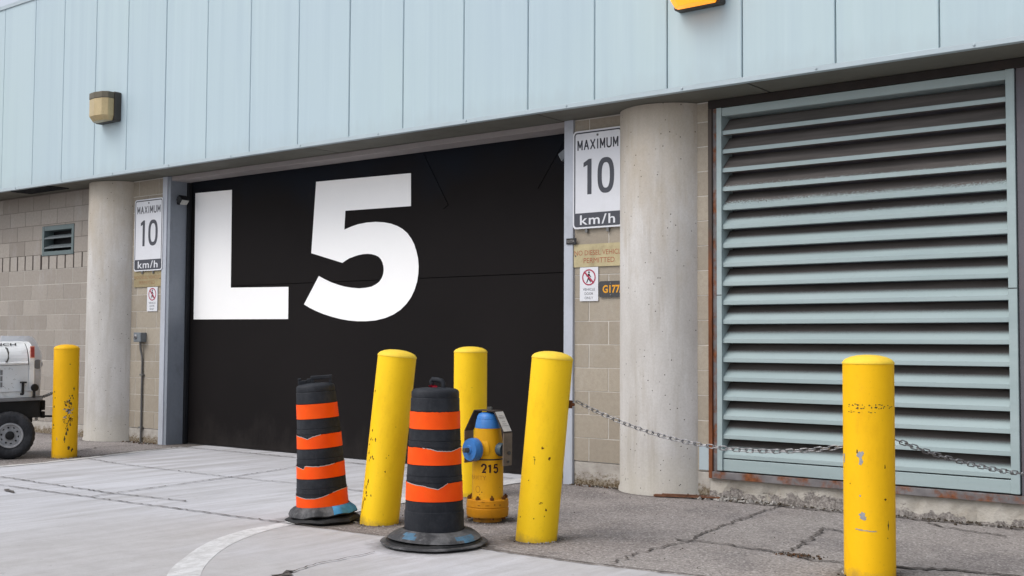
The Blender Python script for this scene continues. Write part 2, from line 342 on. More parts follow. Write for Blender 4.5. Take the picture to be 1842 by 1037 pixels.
# ------------------------------------------------------------------ mesh builder
class MB:
    def __init__(s): s.v = []; s.f = []; s.mi = []; s.tone = []; s.smooth = []
    def face(s, idx, m=0, t=0.0, sm=False):
        s.f.append(tuple(idx)); s.mi.append(m); s.tone.append(t); s.smooth.append(sm)
    def add(s, pts):
        n = len(s.v); s.v.extend([tuple(p) for p in pts]); return n
    def box(s, lo, hi, m=0, t=0.0, rot=None, piv=None):
        x0, y0, z0 = lo; x1, y1, z1 = hi
        P = [Vector(p) for p in ((x0, y0, z0), (x1, y0, z0), (x1, y1, z0), (x0, y1, z0), (x0, y0, z1), (x1, y0, z1), (x1, y1, z1), (x0, y1, z1))]
        if rot is not None:
            c = Vector(piv) if piv is not None else (Vector(lo)+Vector(hi))/2
            P = [rot @ (p-c)+c for p in P]
        n = s.add(P)
        for q in ((0, 3, 2, 1), (4, 5, 6, 7), (0, 1, 5, 4), (1, 2, 6, 5), (2, 3, 7, 6), (3, 0, 4, 7)): s.face([n+i for i in q], m, t)
    def prism(s, poly, a, b, fn, m=0, t=0.0, sm=False):
        """poly: 2-D points; fn(u, v, w) -> xyz; extruded from w=a to w=b"""
        k = len(poly); n = s.add([fn(u, v, a) for u, v in poly]); s.add([fn(u, v, b) for u, v in poly])
        s.face([n+i for i in range(k)][::-1], m, t); s.face([n+k+i for i in range(k)], m, t)
        for i in range(k):
            j = (i+1) % k; s.face((n+i, n+j, n+k+j, n+k+i), m, t, sm)
    def lathe(s, prof, seg=40, m=0, mat_fn=None, cx=0, cy=0, sm=True, axis=None, org=None, caps=True, warp=None):
        """prof: (r, z) rows bottom to top"""
        rings = []
        for r, z in prof:
            P = []
            for i in range(seg):
                a = 2*PI*i/seg
                p = Vector((cx+r*math.cos(a), cy+r*math.sin(a), z))
                if warp: p = warp(p, a, r, z)
                if axis is not None:
                    q = Vector((0, 0, 1)).rotation_difference(Vector(axis)); p = q @ p + Vector(org)
                P.append(p)
            rings.append(s.add(P))
        for k in range(len(prof)-1):
            a, b = rings[k], rings[k+1]
            for i in range(seg):
                j = (i+1) % seg
                s.face((a+i, a+j, b+j, b+i), mat_fn(k, i) if mat_fn else m, 0, sm)
        if caps:
            s.face([rings[0]+i for i in range(seg)][::-1], mat_fn(0, 0) if mat_fn else m)
            s.face([rings[-1]+i for i in range(seg)], mat_fn(len(prof)-2, 0) if mat_fn else m)
    def tube(s, pts, r, seg=8, m=0, closed=False, sm=True):
        pts = [Vector(p) for p in pts]; N = len(pts); rings = []
        up = Vector((0, 0, 1))
        for i, p in enumerate(pts):
            if closed: d = pts[(i+1) % N]-pts[i-1]
            else: d = pts[min(i+1, N-1)]-pts[max(i-1, 0)]
            d.normalize()
            a = d.cross(up)
            if a.length < .05: a = d.cross(Vector((1, 0, 0)))
            a.normalize(); b = a.cross(d)
            rings.append(s.add([p+a*r*math.cos(2*PI*k/seg)+b*r*math.sin(2*PI*k/seg) for k in range(seg)]))
        for i in range(N if closed else N-1):
            A, B = rings[i], rings[(i+1) % N]
            for k in range(seg):
                l = (k+1) % seg; s.face((A+k, A+l, B+l, B+k), m, 0, sm)
        if not closed:
            s.face([rings[0]+k for k in range(seg)][::-1], m); s.face([rings[-1]+k for k in range(seg)], m)
    def pieces(s):
        par = list(range(len(s.v)))
        def find(i):
            while par[i] != i: par[i] = par[par[i]]; i = par[i]
            return i
        for f in s.f:
            for i in f[1:]: par[find(i)] = find(f[0])
        out = {}
        for k, f in enumerate(s.f): out.setdefault(find(f[0]), []).append(k)
        R = []
        for ks in out.values():
            m = MB(); mp = {}
            for k in ks:
                for i in s.f[k]:
                    if i not in mp: mp[i] = len(m.v); m.v.append(s.v[i])
                m.face([mp[i] for i in s.f[k]], s.mi[k], s.tone[k], s.smooth[k])
            R.append(m)
        return R
    def split(s, name, mats, parent=None, **kw):
        """one object for every loose piece"""
        return [m.build(name, mats, parent, **kw) for m in s.pieces()]
    def build(s, name, mats, parent=None, loc=None, bevel=0, fix=True):
        me = bpy.data.meshes.new(name)
        me.from_pydata([tuple(v) for v in s.v], [], s.f)
        if not isinstance(mats, (list, tuple)): mats = [mats]
        for x in mats: me.materials.append(x)
        me.polygons.foreach_set('material_index', s.mi); me.polygons.foreach_set('use_smooth', s.smooth)
        at = me.attributes.new('tone', 'FLOAT', 'FACE'); at.data.foreach_set('value', s.tone)
        if fix:
            import bmesh
            bm = bmesh.new(); bm.from_mesh(me); bmesh.ops.recalc_face_normals(bm, faces=bm.faces); bm.to_mesh(me); bm.free()
        me.update()
        if any(s.smooth): me.set_sharp_from_angle(angle=math.radians(38))
        o = bpy.data.objects.new(name, me); COL.objects.link(o)
        if parent is not None: o.parent = parent
        if loc is not None: o.location = loc
        if bevel:
            b = o.modifiers.new('bevel', 'BEVEL'); b.width = bevel; b.segments = 2; b.limit_method = 'ANGLE'; b.angle_limit = math.radians(40)
        return o

def tag(o, label=None, cat=None, group=None, kind=None):
    if label: o['label'] = label
    if cat: o['category'] = cat
    if group: o['group'] = group
    if kind: o['kind'] = kind
    return o
def empty(name, loc, label, cat, group=None, rotz=0):
    o = bpy.data.objects.new(name, None); COL.objects.link(o); o.location = loc; o.rotation_euler = (0, 0, rotz)
    o.empty_display_size = .2
    return tag(o, label, cat, group)

def text_tris(body, w, h, bold=0.0, space=1.0):
    """built-in font -> triangles in a w x h box (u right, v up), origin at its centre"""
    cu = bpy.data.curves.new('t', 'FONT'); cu.body = body; cu.size = 1; cu.offset = bold; cu.space_character = space; cu.align_x = 'CENTER'
    cu.resolution_u = 3
    o = bpy.data.objects.new('t', cu); COL.objects.link(o)
    dg = bpy.context.evaluated_depsgraph_get(); ev = o.evaluated_get(dg); me = ev.to_mesh()
    V = [(v.co.x, v.co.y) for v in me.vertices]; me.calc_loop_triangles(); T = [tuple(t.vertices) for t in me.loop_triangles]
    ev.to_mesh_clear(); bpy.data.objects.remove(o); bpy.data.curves.remove(cu)
    x0, x1 = min(v[0] for v in V), max(v[0] for v in V); y0, y1 = min(v[1] for v in V), max(v[1] for v in V)
    return [((x-(x0+x1)/2)/(x1-x0)*w, (y-(y0+y1)/2)/(y1-y0)*h) for x, y in V], T
def put_text(mb, body, c, w, h, fn, m=0, bold=0.0, space=1.0):
    V, T = text_tris(body, w, h, bold, space)
    n = mb.add([fn(c[0]+u, c[1]+v) for u, v in V])
    for t in T: mb.face([n+i for i in t], m)
def rrect(x0, z0, x1, z1, r, k=5):
    P = []
    for cx, cz, a0 in ((x1-r, z0+r, -PI/2), (x1-r, z1-r, 0), (x0+r, z1-r, PI/2), (x0+r, z0+r, PI)):
        for i in range(k+1): a = a0+PI/2*i/k; P.append((cx+r*math.cos(a), cz+r*math.sin(a)))
    return P
def ring2(mb, outer, inner, fn, m=0):
    k = len(outer); n = mb.add([fn(*p) for p in outer]); mb.add([fn(*p) for p in inner])
    for i in range(k): j = (i+1) % k; mb.face((n+i, n+j, n+k+j, n+k+i), m)
def wallfn(y): return lambda u, v, w=0: (u, y+w, v)

# ------------------------------------------------------------------ ground
SOFF = 3.169; FY = -.465
g = MB()
n = g.add([(-60, -60, 0), (60, -60, 0), (60, 30, 0), (-60, 30, 0)]); g.face((n, n+1, n+2, n+3))
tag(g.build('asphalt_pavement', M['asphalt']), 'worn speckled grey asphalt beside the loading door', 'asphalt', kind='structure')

def sm_line(P, k=6):
    out = []
    for i in range(len(P)-1):
        p0 = P[max(i-1, 0)]; p1 = P[i]; p2 = P[i+1]; p3 = P[min(i+2, len(P)-1)]
        for j in range(k):
            t = j/k
            out.append(tuple(.5*((2*p1[a])+(-p0[a]+p2[a])*t+(2*p0[a]-5*p1[a]+4*p2[a]-p3[a])*t*t+(-p0[a]+3*p1[a]-3*p2[a]+p3[a])*t**3) for a in (0, 1)))
    out.append(P[-1]); return out
arc_out = sm_line([(-6.20, .04), (-6.188, -.254), (-6.182, -.488), (-6.073, -1.851), (-5.95, -2.95)])
arc_in = sm_line([(-6.39, .04), (-6.395, -.203), (-6.40, -.5), (-6.295, -1.7), (-6.05, -3.0), (-5.975, -3.42), (-5.788, -3.83), (-5.47, -4.24), (-5.10, -4.62), (-4.3, -5.2)])
arc_out2 = sm_line([(-6.20, .04), (-6.188, -.254), (-6.182, -.488), (-6.073, -1.851), (-5.921, -3.0), (-5.80, -3.46), (-5.50, -3.96), (-4.98, -4.50), (-4.2, -5.05)])
left_edge = [(-11.21, .26), (-11.19, -.078), (-11.05, -.86), (-10.84, -1.62), (-10.745, -2.49), (-11.0, -4.0), (-12.2, -6.5), (-15, -9)]
poly = [(x, y) for x, y in left_edge] + [(-15, -30), (20, -30), (20, -2.75), (4, -2.78), (-1.6, -2.80), (-3.05, -2.866), (-3.27, -2.90), (-3.62, -2.945), (-4.23, -2.955), (-4.41, -2.94), (-5.15, -3.005), (-5.93, -3.05)] + arc_out[::-1] + [(-6.2, .26)]
from mathutils.geometry import tessellate_polygon
def sheet(name, poly, z, mat, **kw):
    g = MB(); n = g.add([(x, y, z) for x, y in poly])
    for t in tessellate_polygon([[Vector((x, y, 0)) for x, y in poly]]): g.face([n+i for i in t])
    o = g.build(name, mat)
    if o.data.polygons and o.data.polygons[0].normal.z < 0: o.data.flip_normals()
    return tag(o, kind='structure', **kw)
def ribbon(mb, P, wid, z, jit=.3, sub=.03, m=0, wander=.006):
    Q = []
    for i in range(len(P)-1):
        a, b = Vector((*P[i], 0)), Vector((*P[i+1], 0)); k = max(1, int((b-a).length/sub))
        for j in range(k): Q.append(a.lerp(b, j/k))
    Q.append(Vector((*P[-1], 0)))
    prev = None
    for i, q in enumerate(Q):
        d = (Q[min(i+1, len(Q)-1)]-Q[max(i-1, 0)]).normalized(); nrm = Vector((-d.y, d.x, 0))
        ww = wid*(1+rnd.uniform(-jit, jit))*.5; c = q+nrm*rnd.gauss(0, wander)
        n = mb.add([(c.x+nrm.x*ww, c.y+nrm.y*ww, z), (c.x-nrm.x*ww, c.y-nrm.y*ww, z)])
        if prev is not None: mb.face((prev, prev+1, n+1, n), m)
        prev = n
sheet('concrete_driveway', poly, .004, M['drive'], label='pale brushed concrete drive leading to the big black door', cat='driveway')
pl = MB()
for i in range(len(arc_in)-1):
    t0 = i/(len(arc_in)-1); t1 = (i+1)/(len(arc_in)-1)
    def at(L, t):
        f = t*(len(L)-1); k = min(int(f), len(L)-2); return Vector(L[k]).lerp(Vector(L[k+1]), f-k)
    a, b = arc_in[i], arc_in[i+1]; c, d = at(arc_out2, t1), at(arc_out2, t0)
    n = pl.add([(a[0], a[1], .0055), (b[0], b[1], .0055), (c.x, c.y, .0055), (d.x, d.y, .0055)]); pl.face((n, n+1, n+2, n+3))
tag(pl.build('painted_line', M['paintline']), 'worn white painted line curving across the concrete', 'road marking', kind='structure')
el = MB(); ribbon(el, sm_line(left_edge[1:], 5), .085, .008, .25, .06)
tag(el.build('concrete_edge_strip', M['joint_light']), 'pale raised edge of the concrete drive beside the far bollard', 'kerb', kind='structure')
ck = MB()
cr = lambda P, wd=.014, z=.012, **k: ribbon(ck, P, wd, z, .45, .035, **k)
cr([(-13, -2.92), (-9.933, -2.922), (-8.186, -2.934), (-7.362, -2.831)], .016)
cr([(-13.5, -3.26), (-9.361, -3.228), (-8.122, -3.17), (-7.958, -3.167), (-5.979, -3.058), (-5.149, -3.01)], .015)
cr([(-5.149, -3.0), (-4.411, -2.945), (-4.233, -2.955), (-3.616, -2.945), (-3.05, -2.866), (-1, -2.80), (3, -2.78)], .02)
cr([(-8.122, -3.17), (-8.196, -2.862), (-8.376, -1.629), (-8.598, -.622), (-8.68, -.07)], .015)
cr([(-10.789, -1.531), (-10.086, -1.624), (-8.376, -1.629), (-7.601, -1.556), (-6.5, -1.56)], .012)
cr([(-11.198, -.092), (-9.255, -.06), (-6.42, -.05)], .02)
cr([(-4.655, -4.3), (-4.70, -4.10), (-4.753, -3.90), (-4.762, -3.45)], .010)
cr([(-4.64, -4.32), (-4.68, -4.22), (-4.71, -4.12)], .05, wander=.02)
cr([(-3.838, .05), (-3.772, -.641), (-3.663, -1.564), (-3.579, -1.898)], .015, .008, wander=.012)
cr([(-3.579, -1.898), (-3.596, -2.288), (-3.558, -2.83)], .012, .008, wander=.014)
cr([(-3.668, -1.917), (-3.374, -1.888), (-2.938, -1.936), (-2.764, -2.031), (-2.40, -1.97)], .019, .008, wander=.012)
cr([(-2.938, -1.936), (-2.992, -1.516), (-3.151, -.897), (-2.977, -.987), (-2.7, -.95)], .018, .008, wander=.014)
cr([(-2.45, -1.97), (-2.275, -1.937), (-1.952, -1.798), (-1.67, -1.775), (-.8, -1.7)], .035, .008, wander=.02)
cr([(-2.703, -.239), (-2.366, -.414), (-2.1, -.45)], .02, .008, wander=.015)
cr([(-4.2, -.14), (-3.3, -.13), (-2.3, -.10), (-1, -.12)], .025, .008, wander=.02)
cr([(-11.75, -.25), (-11.9, -.7), (-11.7, -1.0), (-11.55, -1.2)], .02, .008, wander=.03)
cr([(-11.24, .2), (-11.20, -.08), (-11.1, -.86), (-10.92, -1.5)], .03, .012, wander=.012)
cr([(-9.3, -4.3), (-9.1, -4.25)], .02); cr([(-7.9, -4.35), (-7.72, -4.15)], .03); cr([(-9.05, -3.34), (-8.8, -3.42)], .035)
tag(ck.build('pavement_cracks', M['crack']), 'dirt filled joints and cracks across concrete and asphalt', 'crack', kind='structure')

# grit, rubble and dead leaves
gr = MB()
def pebble(x, y, s, z=0, m=0):
    P = []
    for i in range(8): P.append(Vector(((1 if i & 1 else -1), (1 if i & 2 else -1), (1 if i & 4 else -1)))*s*rnd.uniform(.45, 1))
    q = Quaternion((rnd.random(), rnd.random(), rnd.random(), rnd.random())).normalized()
    n = gr.add([q @ p+Vector((x, y, z+s*.4)) for p in P])
    for f in ((0, 2, 3, 1), (4, 5, 7, 6), (0, 1, 5, 4), (1, 3, 7, 5), (3, 2, 6, 7), (2, 0, 4, 6)): gr.face([n+i for i in f], m)
for i in range(420):
    x = -4.62+abs(rnd.gauss(0, .32)); pebble(x, -.01-abs(rnd.gauss(0, .055)), rnd.uniform(.004, .016), 0, rnd.choice((0, 0, 0, 1)))
for i in range(620):
    x = rnd.uniform(-4.3, -.5); pebble(x, -.01-abs(rnd.gauss(0, .05)), rnd.uniform(.003, .010), 0, rnd.choice((0, 1, 1)))
for i in range(170): pebble(rnd.uniform(-5.80, -5.25), -.005-abs(rnd.gauss(0, .03)), rnd.uniform(.003, .009), 0, rnd.choice((0, 1, 1, 2)))
for i in range(170): pebble(rnd.uniform(-12.6, -11.8), -.01-abs(rnd.gauss(0, .05)), rnd.uniform(.003, .010), 0, rnd.choice((0, 1, 1, 2)))
for i in range(150): pebble(-2.84+rnd.gauss(0, .07), -1.975+rnd.gauss(0, .022)+rnd.choice((0, 0, .03)), rnd.uniform(.002, .006), .006, rnd.choice((2, 1, 1)))
for i in range(120): pebble(rnd.uniform(-5.9, -1), rnd.uniform(-2.7, -.1), rnd.uniform(.002, .005), 0, rnd.choice((0, 1)))
for bx, by, br in ((-5.546, -2.622, .134), (-4.338, -2.474, .132), (-6.014, -1.126, .133), (-11.169, -1.567, .127), (-2.3227, -2.2245, .132), (-5.05, -2.05, .14)):
    for i in range(55):
        a = rnd.uniform(0, 2*PI); r = br+abs(rnd.gauss(0, .022)); pebble(bx+r*math.cos(a), by+r*math.sin(a), rnd.uniform(.002, .006), 0, rnd.choice((1, 0, 0, 0)))
tag(gr.build('loose_grit', [M['stone'], M['grit'], M['leaf']], fix=False), 'loose grit and stone chips along the wall foot and bollards', 'gravel', kind='stuff')

# ------------------------------------------------------------------ building
B = empty('loading_dock_building', (0, 0, 0), 'loading dock with pale blue cladding, block walls and a black door marked L5', 'building')
# cladding panels
seams = [-22.6+.735*i for i in range(10)]
seams = [x for x in seams if x < -15.0] + [-14.673, -13.914, -13.227, -12.519, -11.853, -11.11, -10.357, -9.628, -8.875, -8.138, -7.421, -6.68, -5.957, -5.271, -4.587, -3.943, -3.216, -2.491]
while seams[-1] < 5: seams.append(seams[-1]+.73)
TOP = 5.60
cl = MB()
for i in range(len(seams)-1):
    a, b = seams[i]+.003, seams[i+1]-.003; t = rnd.random(); y0 = FY+rnd.uniform(-.0015, .0015); tw = rnd.uniform(-.0025, .0025)
    P = [(a+.006, y0), (b-.006, y0+tw), (b, y0+.008+tw), (b, FY+.06), (a, FY+.06), (a, y0+.008)]
    cl.prism(P, 3.205, TOP, lambda u, v, w: (u, v, w), 0, t)
cl.build('wall_cladding', M['clad'], B)
bk = MB(); bk.box((seams[0], FY+.03, 3.21), (seams[-1], FY+.2, TOP-.01)); bk.build('cladding_backing', M['dark_gap'], B)
fl = MB()
fl.box((seams[0], FY-.003, 3.166), (seams[-1], FY+.05, 3.2045)); fl.build('edge_flashing', M['flash'], B, bevel=.003)
fs = MB()
x = -14.3
while x < -1:
    fs.lathe([(.009, 0), (.009, .004), (.005, .007), (.0, .007)], 8, axis=(0, -1, 0), org=(x, FY-.004, 3.187), caps=False); x += 1.094
fs.split('flashing_screw', M['flash'], B)
cp = MB(); cp.box((seams[0], FY-.015, TOP), (seams[-1], 9, TOP+.05)); cp.build('roof', M['flash'], B)
sf = MB()
js = [-22, -14.5, -11.68, -8.77, -5.91, -3.932, -1.0, 5]
for i in range(len(js)-1): sf.box((js[i]+.009, FY+.051, 3.169), (js[i+1]-.009, .26, 3.23), 0, rnd.random())
sf.split('soffit', M['soffit'], B, bevel=.002)
sv = MB()
for k in range(5): sv.box((-14.47, -.40+.055*k, 3.152), (-13.62, -.385+.055*k, 3.1685))
sv.box((-14.50, -.425, 3.155), (-14.47, -.14, 3.1685)); sv.box((-13.62, -.425, 3.155), (-13.59, -.14, 3.1685))
sv.build('soffit_vent', M['seal'], B)
# header over the door
hd = MB(); hd.box((-11.64, .0, 3.115), (-5.878, .24, 3.166)); hd.build('door_header', M['header'], B, bevel=.003)
# block walls, block by block
def block_wall(x0, x1, z0, rows, holes=(), y=0.0, off=0.0, soldier=None, bl=.4):
    mb = MB()
    for k in range(rows):
        za, zb = z0+.2*k, z0+.2*(k+1)
        if za > 3.12: break
        zb = min(zb, 3.16)
        L = bl; sh = off+(bl/2 if k % 2 else 0); gap = .005; mort = 1
        if soldier == k: L = .1975; sh = .03; gap = .016
        x = x0-L+(sh % L)
        while x < x1:
            a, b = max(x, x0)+gap, min(x+L, x1)-gap; x += L
            if b-a < .02: continue
            segs = [(a, b, za, zb)]
            for hx0, hx1, hz0, hz1 in holes:
                ns = []
                for (p, q, c, d) in segs:
                    if q <= hx0 or p >= hx1 or d <= hz0+.01 or c >= hz1-.01: ns.append((p, q, c, d)); continue
                    if p < hx0-.02: ns.append((p, hx0, c, d))
                    if q > hx1+.02: ns.append((hx1, q, c, d))
                    if c < hz0-.02: ns.append((max(p, hx0), min(q, hx1), c, hz0))
                    if d > hz1+.02: ns.append((max(p, hx0), min(q, hx1), hz1, d))
                segs = ns
            t = min(1, max(0, rnd.gauss(.5, .22))) if soldier != k else rnd.uniform(1.0, 1.35)
            dy = rnd.uniform(-.001, .001)
            for p, q, c, d in segs:
                e = .004
                P = [(p, c+e), (q, c+e), (q, d-e), (p, d-e)]
                n = mb.add([(p, y+dy+.0, c+e), (q, y+dy, c+e), (q, y+dy, d-e), (p, y+dy, d-e), (p-.002, y+.006, c+.002), (q+.002, y+.006, c+.002), (q+.002, y+.006, d-.002), (p-.002, y+.006, d-.002)])
                for f in ((0, 1, 2, 3), (0, 4, 5, 1), (1, 5, 6, 2), (2, 6, 7, 3), (3, 7, 4, 0)): mb.face([n+i for i in f], 0, t)
    if soldier is not None:
        zs = z0+.2*soldier
        mb.box((x0, y+.0028, z0), (x1, y+.0065, zs), 1)
        mb.box((x0, y+.0050, zs), (x1, y+.0065, zs+.2), 2)
        hx0, hx1, hz0, hz1 = holes[0]
        for a, b, c, d in ((x0, hx0, zs+.2, 3.165), (hx1, x1, zs+.2, 3.165), (hx0, hx1, zs+.2, hz0), (hx0, hx1, hz1, 3.165)):
            mb.box((a, y+.0028, c), (b, y+.0065, d), 3)
    else: mb.box((x0, y+.0028, z0), (x1, y+.0065, 3.166), 1)
    # solid core behind (split round the openings)
    xs = sorted(set([x0, x1]+[h for H in holes for h in H[:2]]))
    for a, b in zip(xs[:-1], xs[1:]):
        hh = [H for H in holes if H[0] <= a and H[1] >= b]
        if hh:
            mb.box((a, y+.0075, z0), (b, y+.25, hh[0][2]), 1); mb.box((a, y+.0075, hh[0][3]), (b, y+.25, 3.166), 1)
        else: mb.box((a, y+.0075, z0), (b, y+.25, 3.166), 1)
    return mb
wl = block_wall(-22, -12.6, .155, 16, [(-14.43, -13.67, 2.335, 2.73)], soldier=10, off=.21, bl=.395)
o = wl.build('block_wall', [block_mat('grey_block', (.93, .955, 1.045)), M['mortar'], M['mortar_dark'], paint('mortar_dim', (.20, .175, .155), .95, .15, 12, .3, .1)], B, fix=False)
wl2 = block_wall(-12.598, -11.762, .173, 16, off=.335); wl2.build('block_wall', [M['block'], M['mortar']], B, fix=False)
wr = block_wall(-5.79, -4.47, .205, 16, off=.155); wr.build('block_wall', [M['block'], M['mortar']], B, fix=False)
we = block_wall(-1.86, 5, .205, 16, off=.1); we.build('block_wall', [M['block'], M['mortar']], B, fix=False)
ft = MB()
for a, b, zt in ((-22, -12.59, .150), (-12.585, -11.762, .168), (-5.79, -4.47, .200), (-1.86, 5, .20)): ft.box((a, .003, -.2), (b, .24, zt))
ft.split('footing', M['footing'], B, bevel=.006)
cb = MB()
xs = [-4.468+i*.06 for i in range(45)]
topz = lambda x: .150
n0 = None
for i, x in enumerate(xs):
    x = min(x, -1.862)
    y0 = .0+rnd.uniform(-.012, .006)+(.02 if -4.3 < x < -3.9 else 0)
    n = cb.add([(x, y0-.02+rnd.uniform(-.01, .01), -.05), (x, y0, .07+rnd.uniform(-.02, .02)), (x, .004, .157), (x, .24, .157)])
    if n0 is not None:
        for k in range(3): cb.face((n0+k, n+k, n+k+1, n0+k+1))
    n0 = n
cb.build('concrete_curb', M['curb'], B)
# columns
for cx, cy, r in ((-4.95, .20, .42), (-12.77, .12, .41)):
    c = MB(); prof = [(r+.012, -.05), (r+.010, .02), (r, .045)]+[(r, .045+3.12*i/12) for i in range(1, 13)]
    c.lathe(prof, 72, cx=0, cy=0); c.build('column', M['column'], B, loc=(cx, cy, 0))
# steel posts and jambs of the door opening
ps = MB(); ps.box((-11.755, -.022, -.02), (-11.665, .1, 3.168)); ps.box((-5.888, -.022, -.02), (-5.792, .1, 3.168)); ps.split('door_post', M['post'], B, bevel=.004)
jb = MB(); jb.box((-11.663, -.012, -.02), (-11.61, .26, 3.165)); jb.box((-5.90, .101, -.02), (-5.80, .30, 3.165)); jb.split('door_jamb', M['jamb'], B, bevel=.003)
se = MB(); se.box((-11.609, .215, .0), (-11.57, .262, 3.112)); se.build('door_seal', M['seal'], B, bevel=.004)
# vehicle door
D = MB()
for z0, z1 in ((.012, 1.852), (1.860, 3.16)): D.box((-11.62, .27, z0), (-5.89, .33, z1))
D.box((-11.62, .285, .01), (-5.89, .335, 3.16))
for xa, xb, za, zb in ((-7.86, -7.52, 3.10, 2.55), (-6.42, -6.10, 2.66, 3.10)):
    v = Vector((xb-xa, 0, zb-za)); d = v.normalized(); nn = Vector((-d.z, 0, d.x))*.035
    P = [(xa+nn.x, za+nn.z), (xa-nn.x, za-nn.z), (xb-nn.x, zb-nn.z), (xb+nn.x, zb+nn.z)]
    D.prism(P, .262, .2695, wallfn(0))
door = D.build('vehicle_door', M['door'], B)
five = [(-9.395, 2.951), (-7.993, 2.924), (-7.988, 2.589), (-8.936, 2.605), (-8.947, 2.405), (-8.843, 2.431), (-8.742, 2.45), (-8.614, 2.46), (-8.487, 2.459), (-8.371, 2.448), (-8.266, 2.428), (-8.176, 2.399), (-8.103, 2.365), (-8.035, 2.318), (-7.981, 2.262), (-7.938, 2.2), (-7.908, 2.132), (-7.884, 2.054), (-7.875, 1.976), (-7.879, 1.899), (-7.894, 1.822), (-7.927, 1.742), (-7.973, 1.669), (-8.039, 1.602), (-8.118, 1.545), (-8.22, 1.497), (-8.334, 1.463), (-8.471, 1.44), (-8.611, 1.433), (-8.739, 1.434), (-8.869, 1.443), (-9.0, 1.461), (-9.134, 1.487), (-9.254, 1.515), (-9.376, 1.551), (-9.468, 1.584), (-9.562, 1.623), (-9.332, 1.925), (-9.237, 1.887), (-9.141, 1.853), (-9.036, 1.824), (-8.933, 1.801), (-8.826, 1.786), (-8.716, 1.777), (-8.617, 1.78), (-8.533, 1.79), (-8.472, 1.811), (-8.422, 1.837), (-8.387, 1.874), (-8.366, 1.915), (-8.36, 1.954), (-8.364, 1.994), (-8.378, 2.034), (-8.404, 2.071), (-8.437, 2.096), (-8.482, 2.114), (-8.538, 2.127), (-8.595, 2.133), (-8.665, 2.132), (-8.737, 2.125), (-8.802, 2.112), (-8.866, 2.098), (-8.921, 2.076), (-8.97, 2.053), (-9.456, 2.177)]
ell = [(-11.513, 2.987), (-10.827, 2.974), (-10.816, 1.837), (-9.819, 1.821), (-9.817, 1.466), (-11.5, 1.476)]
for P in (ell, five):
    L = MB(); L.prism(P, -.002, .0, wallfn(.267)); L.build('lettering', M['letter'], door)
# big louvre
LV = MB()
for a, b, w_ in ((-4.392, -4.348, 0), (-2.192, -2.135, 0)): LV.box((a, -.03, .222), (b, .16, 3.098), 0, 0)
LV.box((-4.3475, -.022, 3.03), (-2.1925, .16, 3.096), 0, 0)
LV.box((-4.3475, -.015, .222), (-2.1925, .16, .312), 0, 0)
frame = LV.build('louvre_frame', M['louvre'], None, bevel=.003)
BL = MB()
for k in range(-9, 9):
    z = 1.677+.1505*k
    sag = lambda x: 0
    prof = [(-.012, z, 0), (-.012, z+.030, 0), (.030, z+.066, .3), (.062, z+.096, .6), (.110, z+.140, 1.0)]
    xa, xb = -4.3475, -2.1925; nx = 8
    for i in range(nx):
        x0, x1 = xa+(xb-xa)*i/nx, xa+(xb-xa)*(i+1)/nx
        for j in range(len(prof)-1):
            y0, z0, t0 = prof[j]; y1, z1, t1 = prof[j+1]
            n = BL.add([(x0, y0, z0), (x1, y0, z0), (x1, y1, z1), (x0, y1, z1)]); BL.face((n, n+1, n+2, n+3), 0, 0 if j == 0 else (t0+t1)/2)
    # underside return and lower lip
    n = BL.add([(xa, -.012, z), (xb, -.012, z), (xb, .022, z-.004), (xa, .022, z-.004)]); BL.face((n, n+3, n+2, n+1), 0, .5)
    n = BL.add([(xa, .022, z-.004), (xb, .022, z-.004), (xb, .022, z+.012), (xa, .022, z+.012)]); BL.face((n, n+1, n+2, n+3), 0, .5)
    n = BL.add([(xa, .022, z+.012), (xb, .022, z+.012), (xb, .112, z+.132), (xa, .112, z+.132)]); BL.face((n, n+3, n+2, n+1), 0, .9)
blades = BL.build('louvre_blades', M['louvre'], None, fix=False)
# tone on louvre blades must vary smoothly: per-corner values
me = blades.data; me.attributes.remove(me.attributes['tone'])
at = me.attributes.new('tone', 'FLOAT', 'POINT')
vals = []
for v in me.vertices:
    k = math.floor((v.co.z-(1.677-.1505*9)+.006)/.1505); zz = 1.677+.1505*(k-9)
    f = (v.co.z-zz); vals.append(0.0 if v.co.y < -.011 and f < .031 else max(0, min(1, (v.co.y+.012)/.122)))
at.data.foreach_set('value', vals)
lroot = bpy.data.objects.new('louvre_panel', None); COL.objects.link(lroot); lroot.parent = B
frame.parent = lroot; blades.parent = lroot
lb = MB(); lb.box((-4.40, .165, .20), (-2.10, .2, 3.12)); lb.build('louvre_backing', M['dark_purple'], lroot)
lj = MB()
for a, b in ((-4.393, -4.347), (-2.193, -2.134)): lj.box((a, -.0315, 1.600), (b, -.0303, 1.606))
lj.split('frame_joint', M['seal'], lroot)
sr = MB()
sr.box((-4.468, -.03, .157), (-4.435, .2, 3.10), 1); sr.box((-4.4345, -.012, .212), (-4.400, .2, 3.10), 0)
sr.box((-4.4345, -.034, .157), (-1.86, .2, .2115), 0)
sr.box((-4.468, -.028, 3.1005), (-1.86, .2, 3.165), 3)
sr.box((-2.128, -.014, .212), (-1.86, .2, 3.10), 2)
sr.build('steel_surround', [M['rust_steel'], M['rust'], M['dark_purple'], paint('dark_lintel', (.035, .030, .028), .7, .2, 4, .08, .2, dirt=(.07, .04, .028), dirt_amt=.4, dscale=3)], B, bevel=.003)
wp = MB(); wp.box((-4.565, -.006, .215), (-4.472, .001, .415)); wp.build('wall_patch', M['flash'], B)
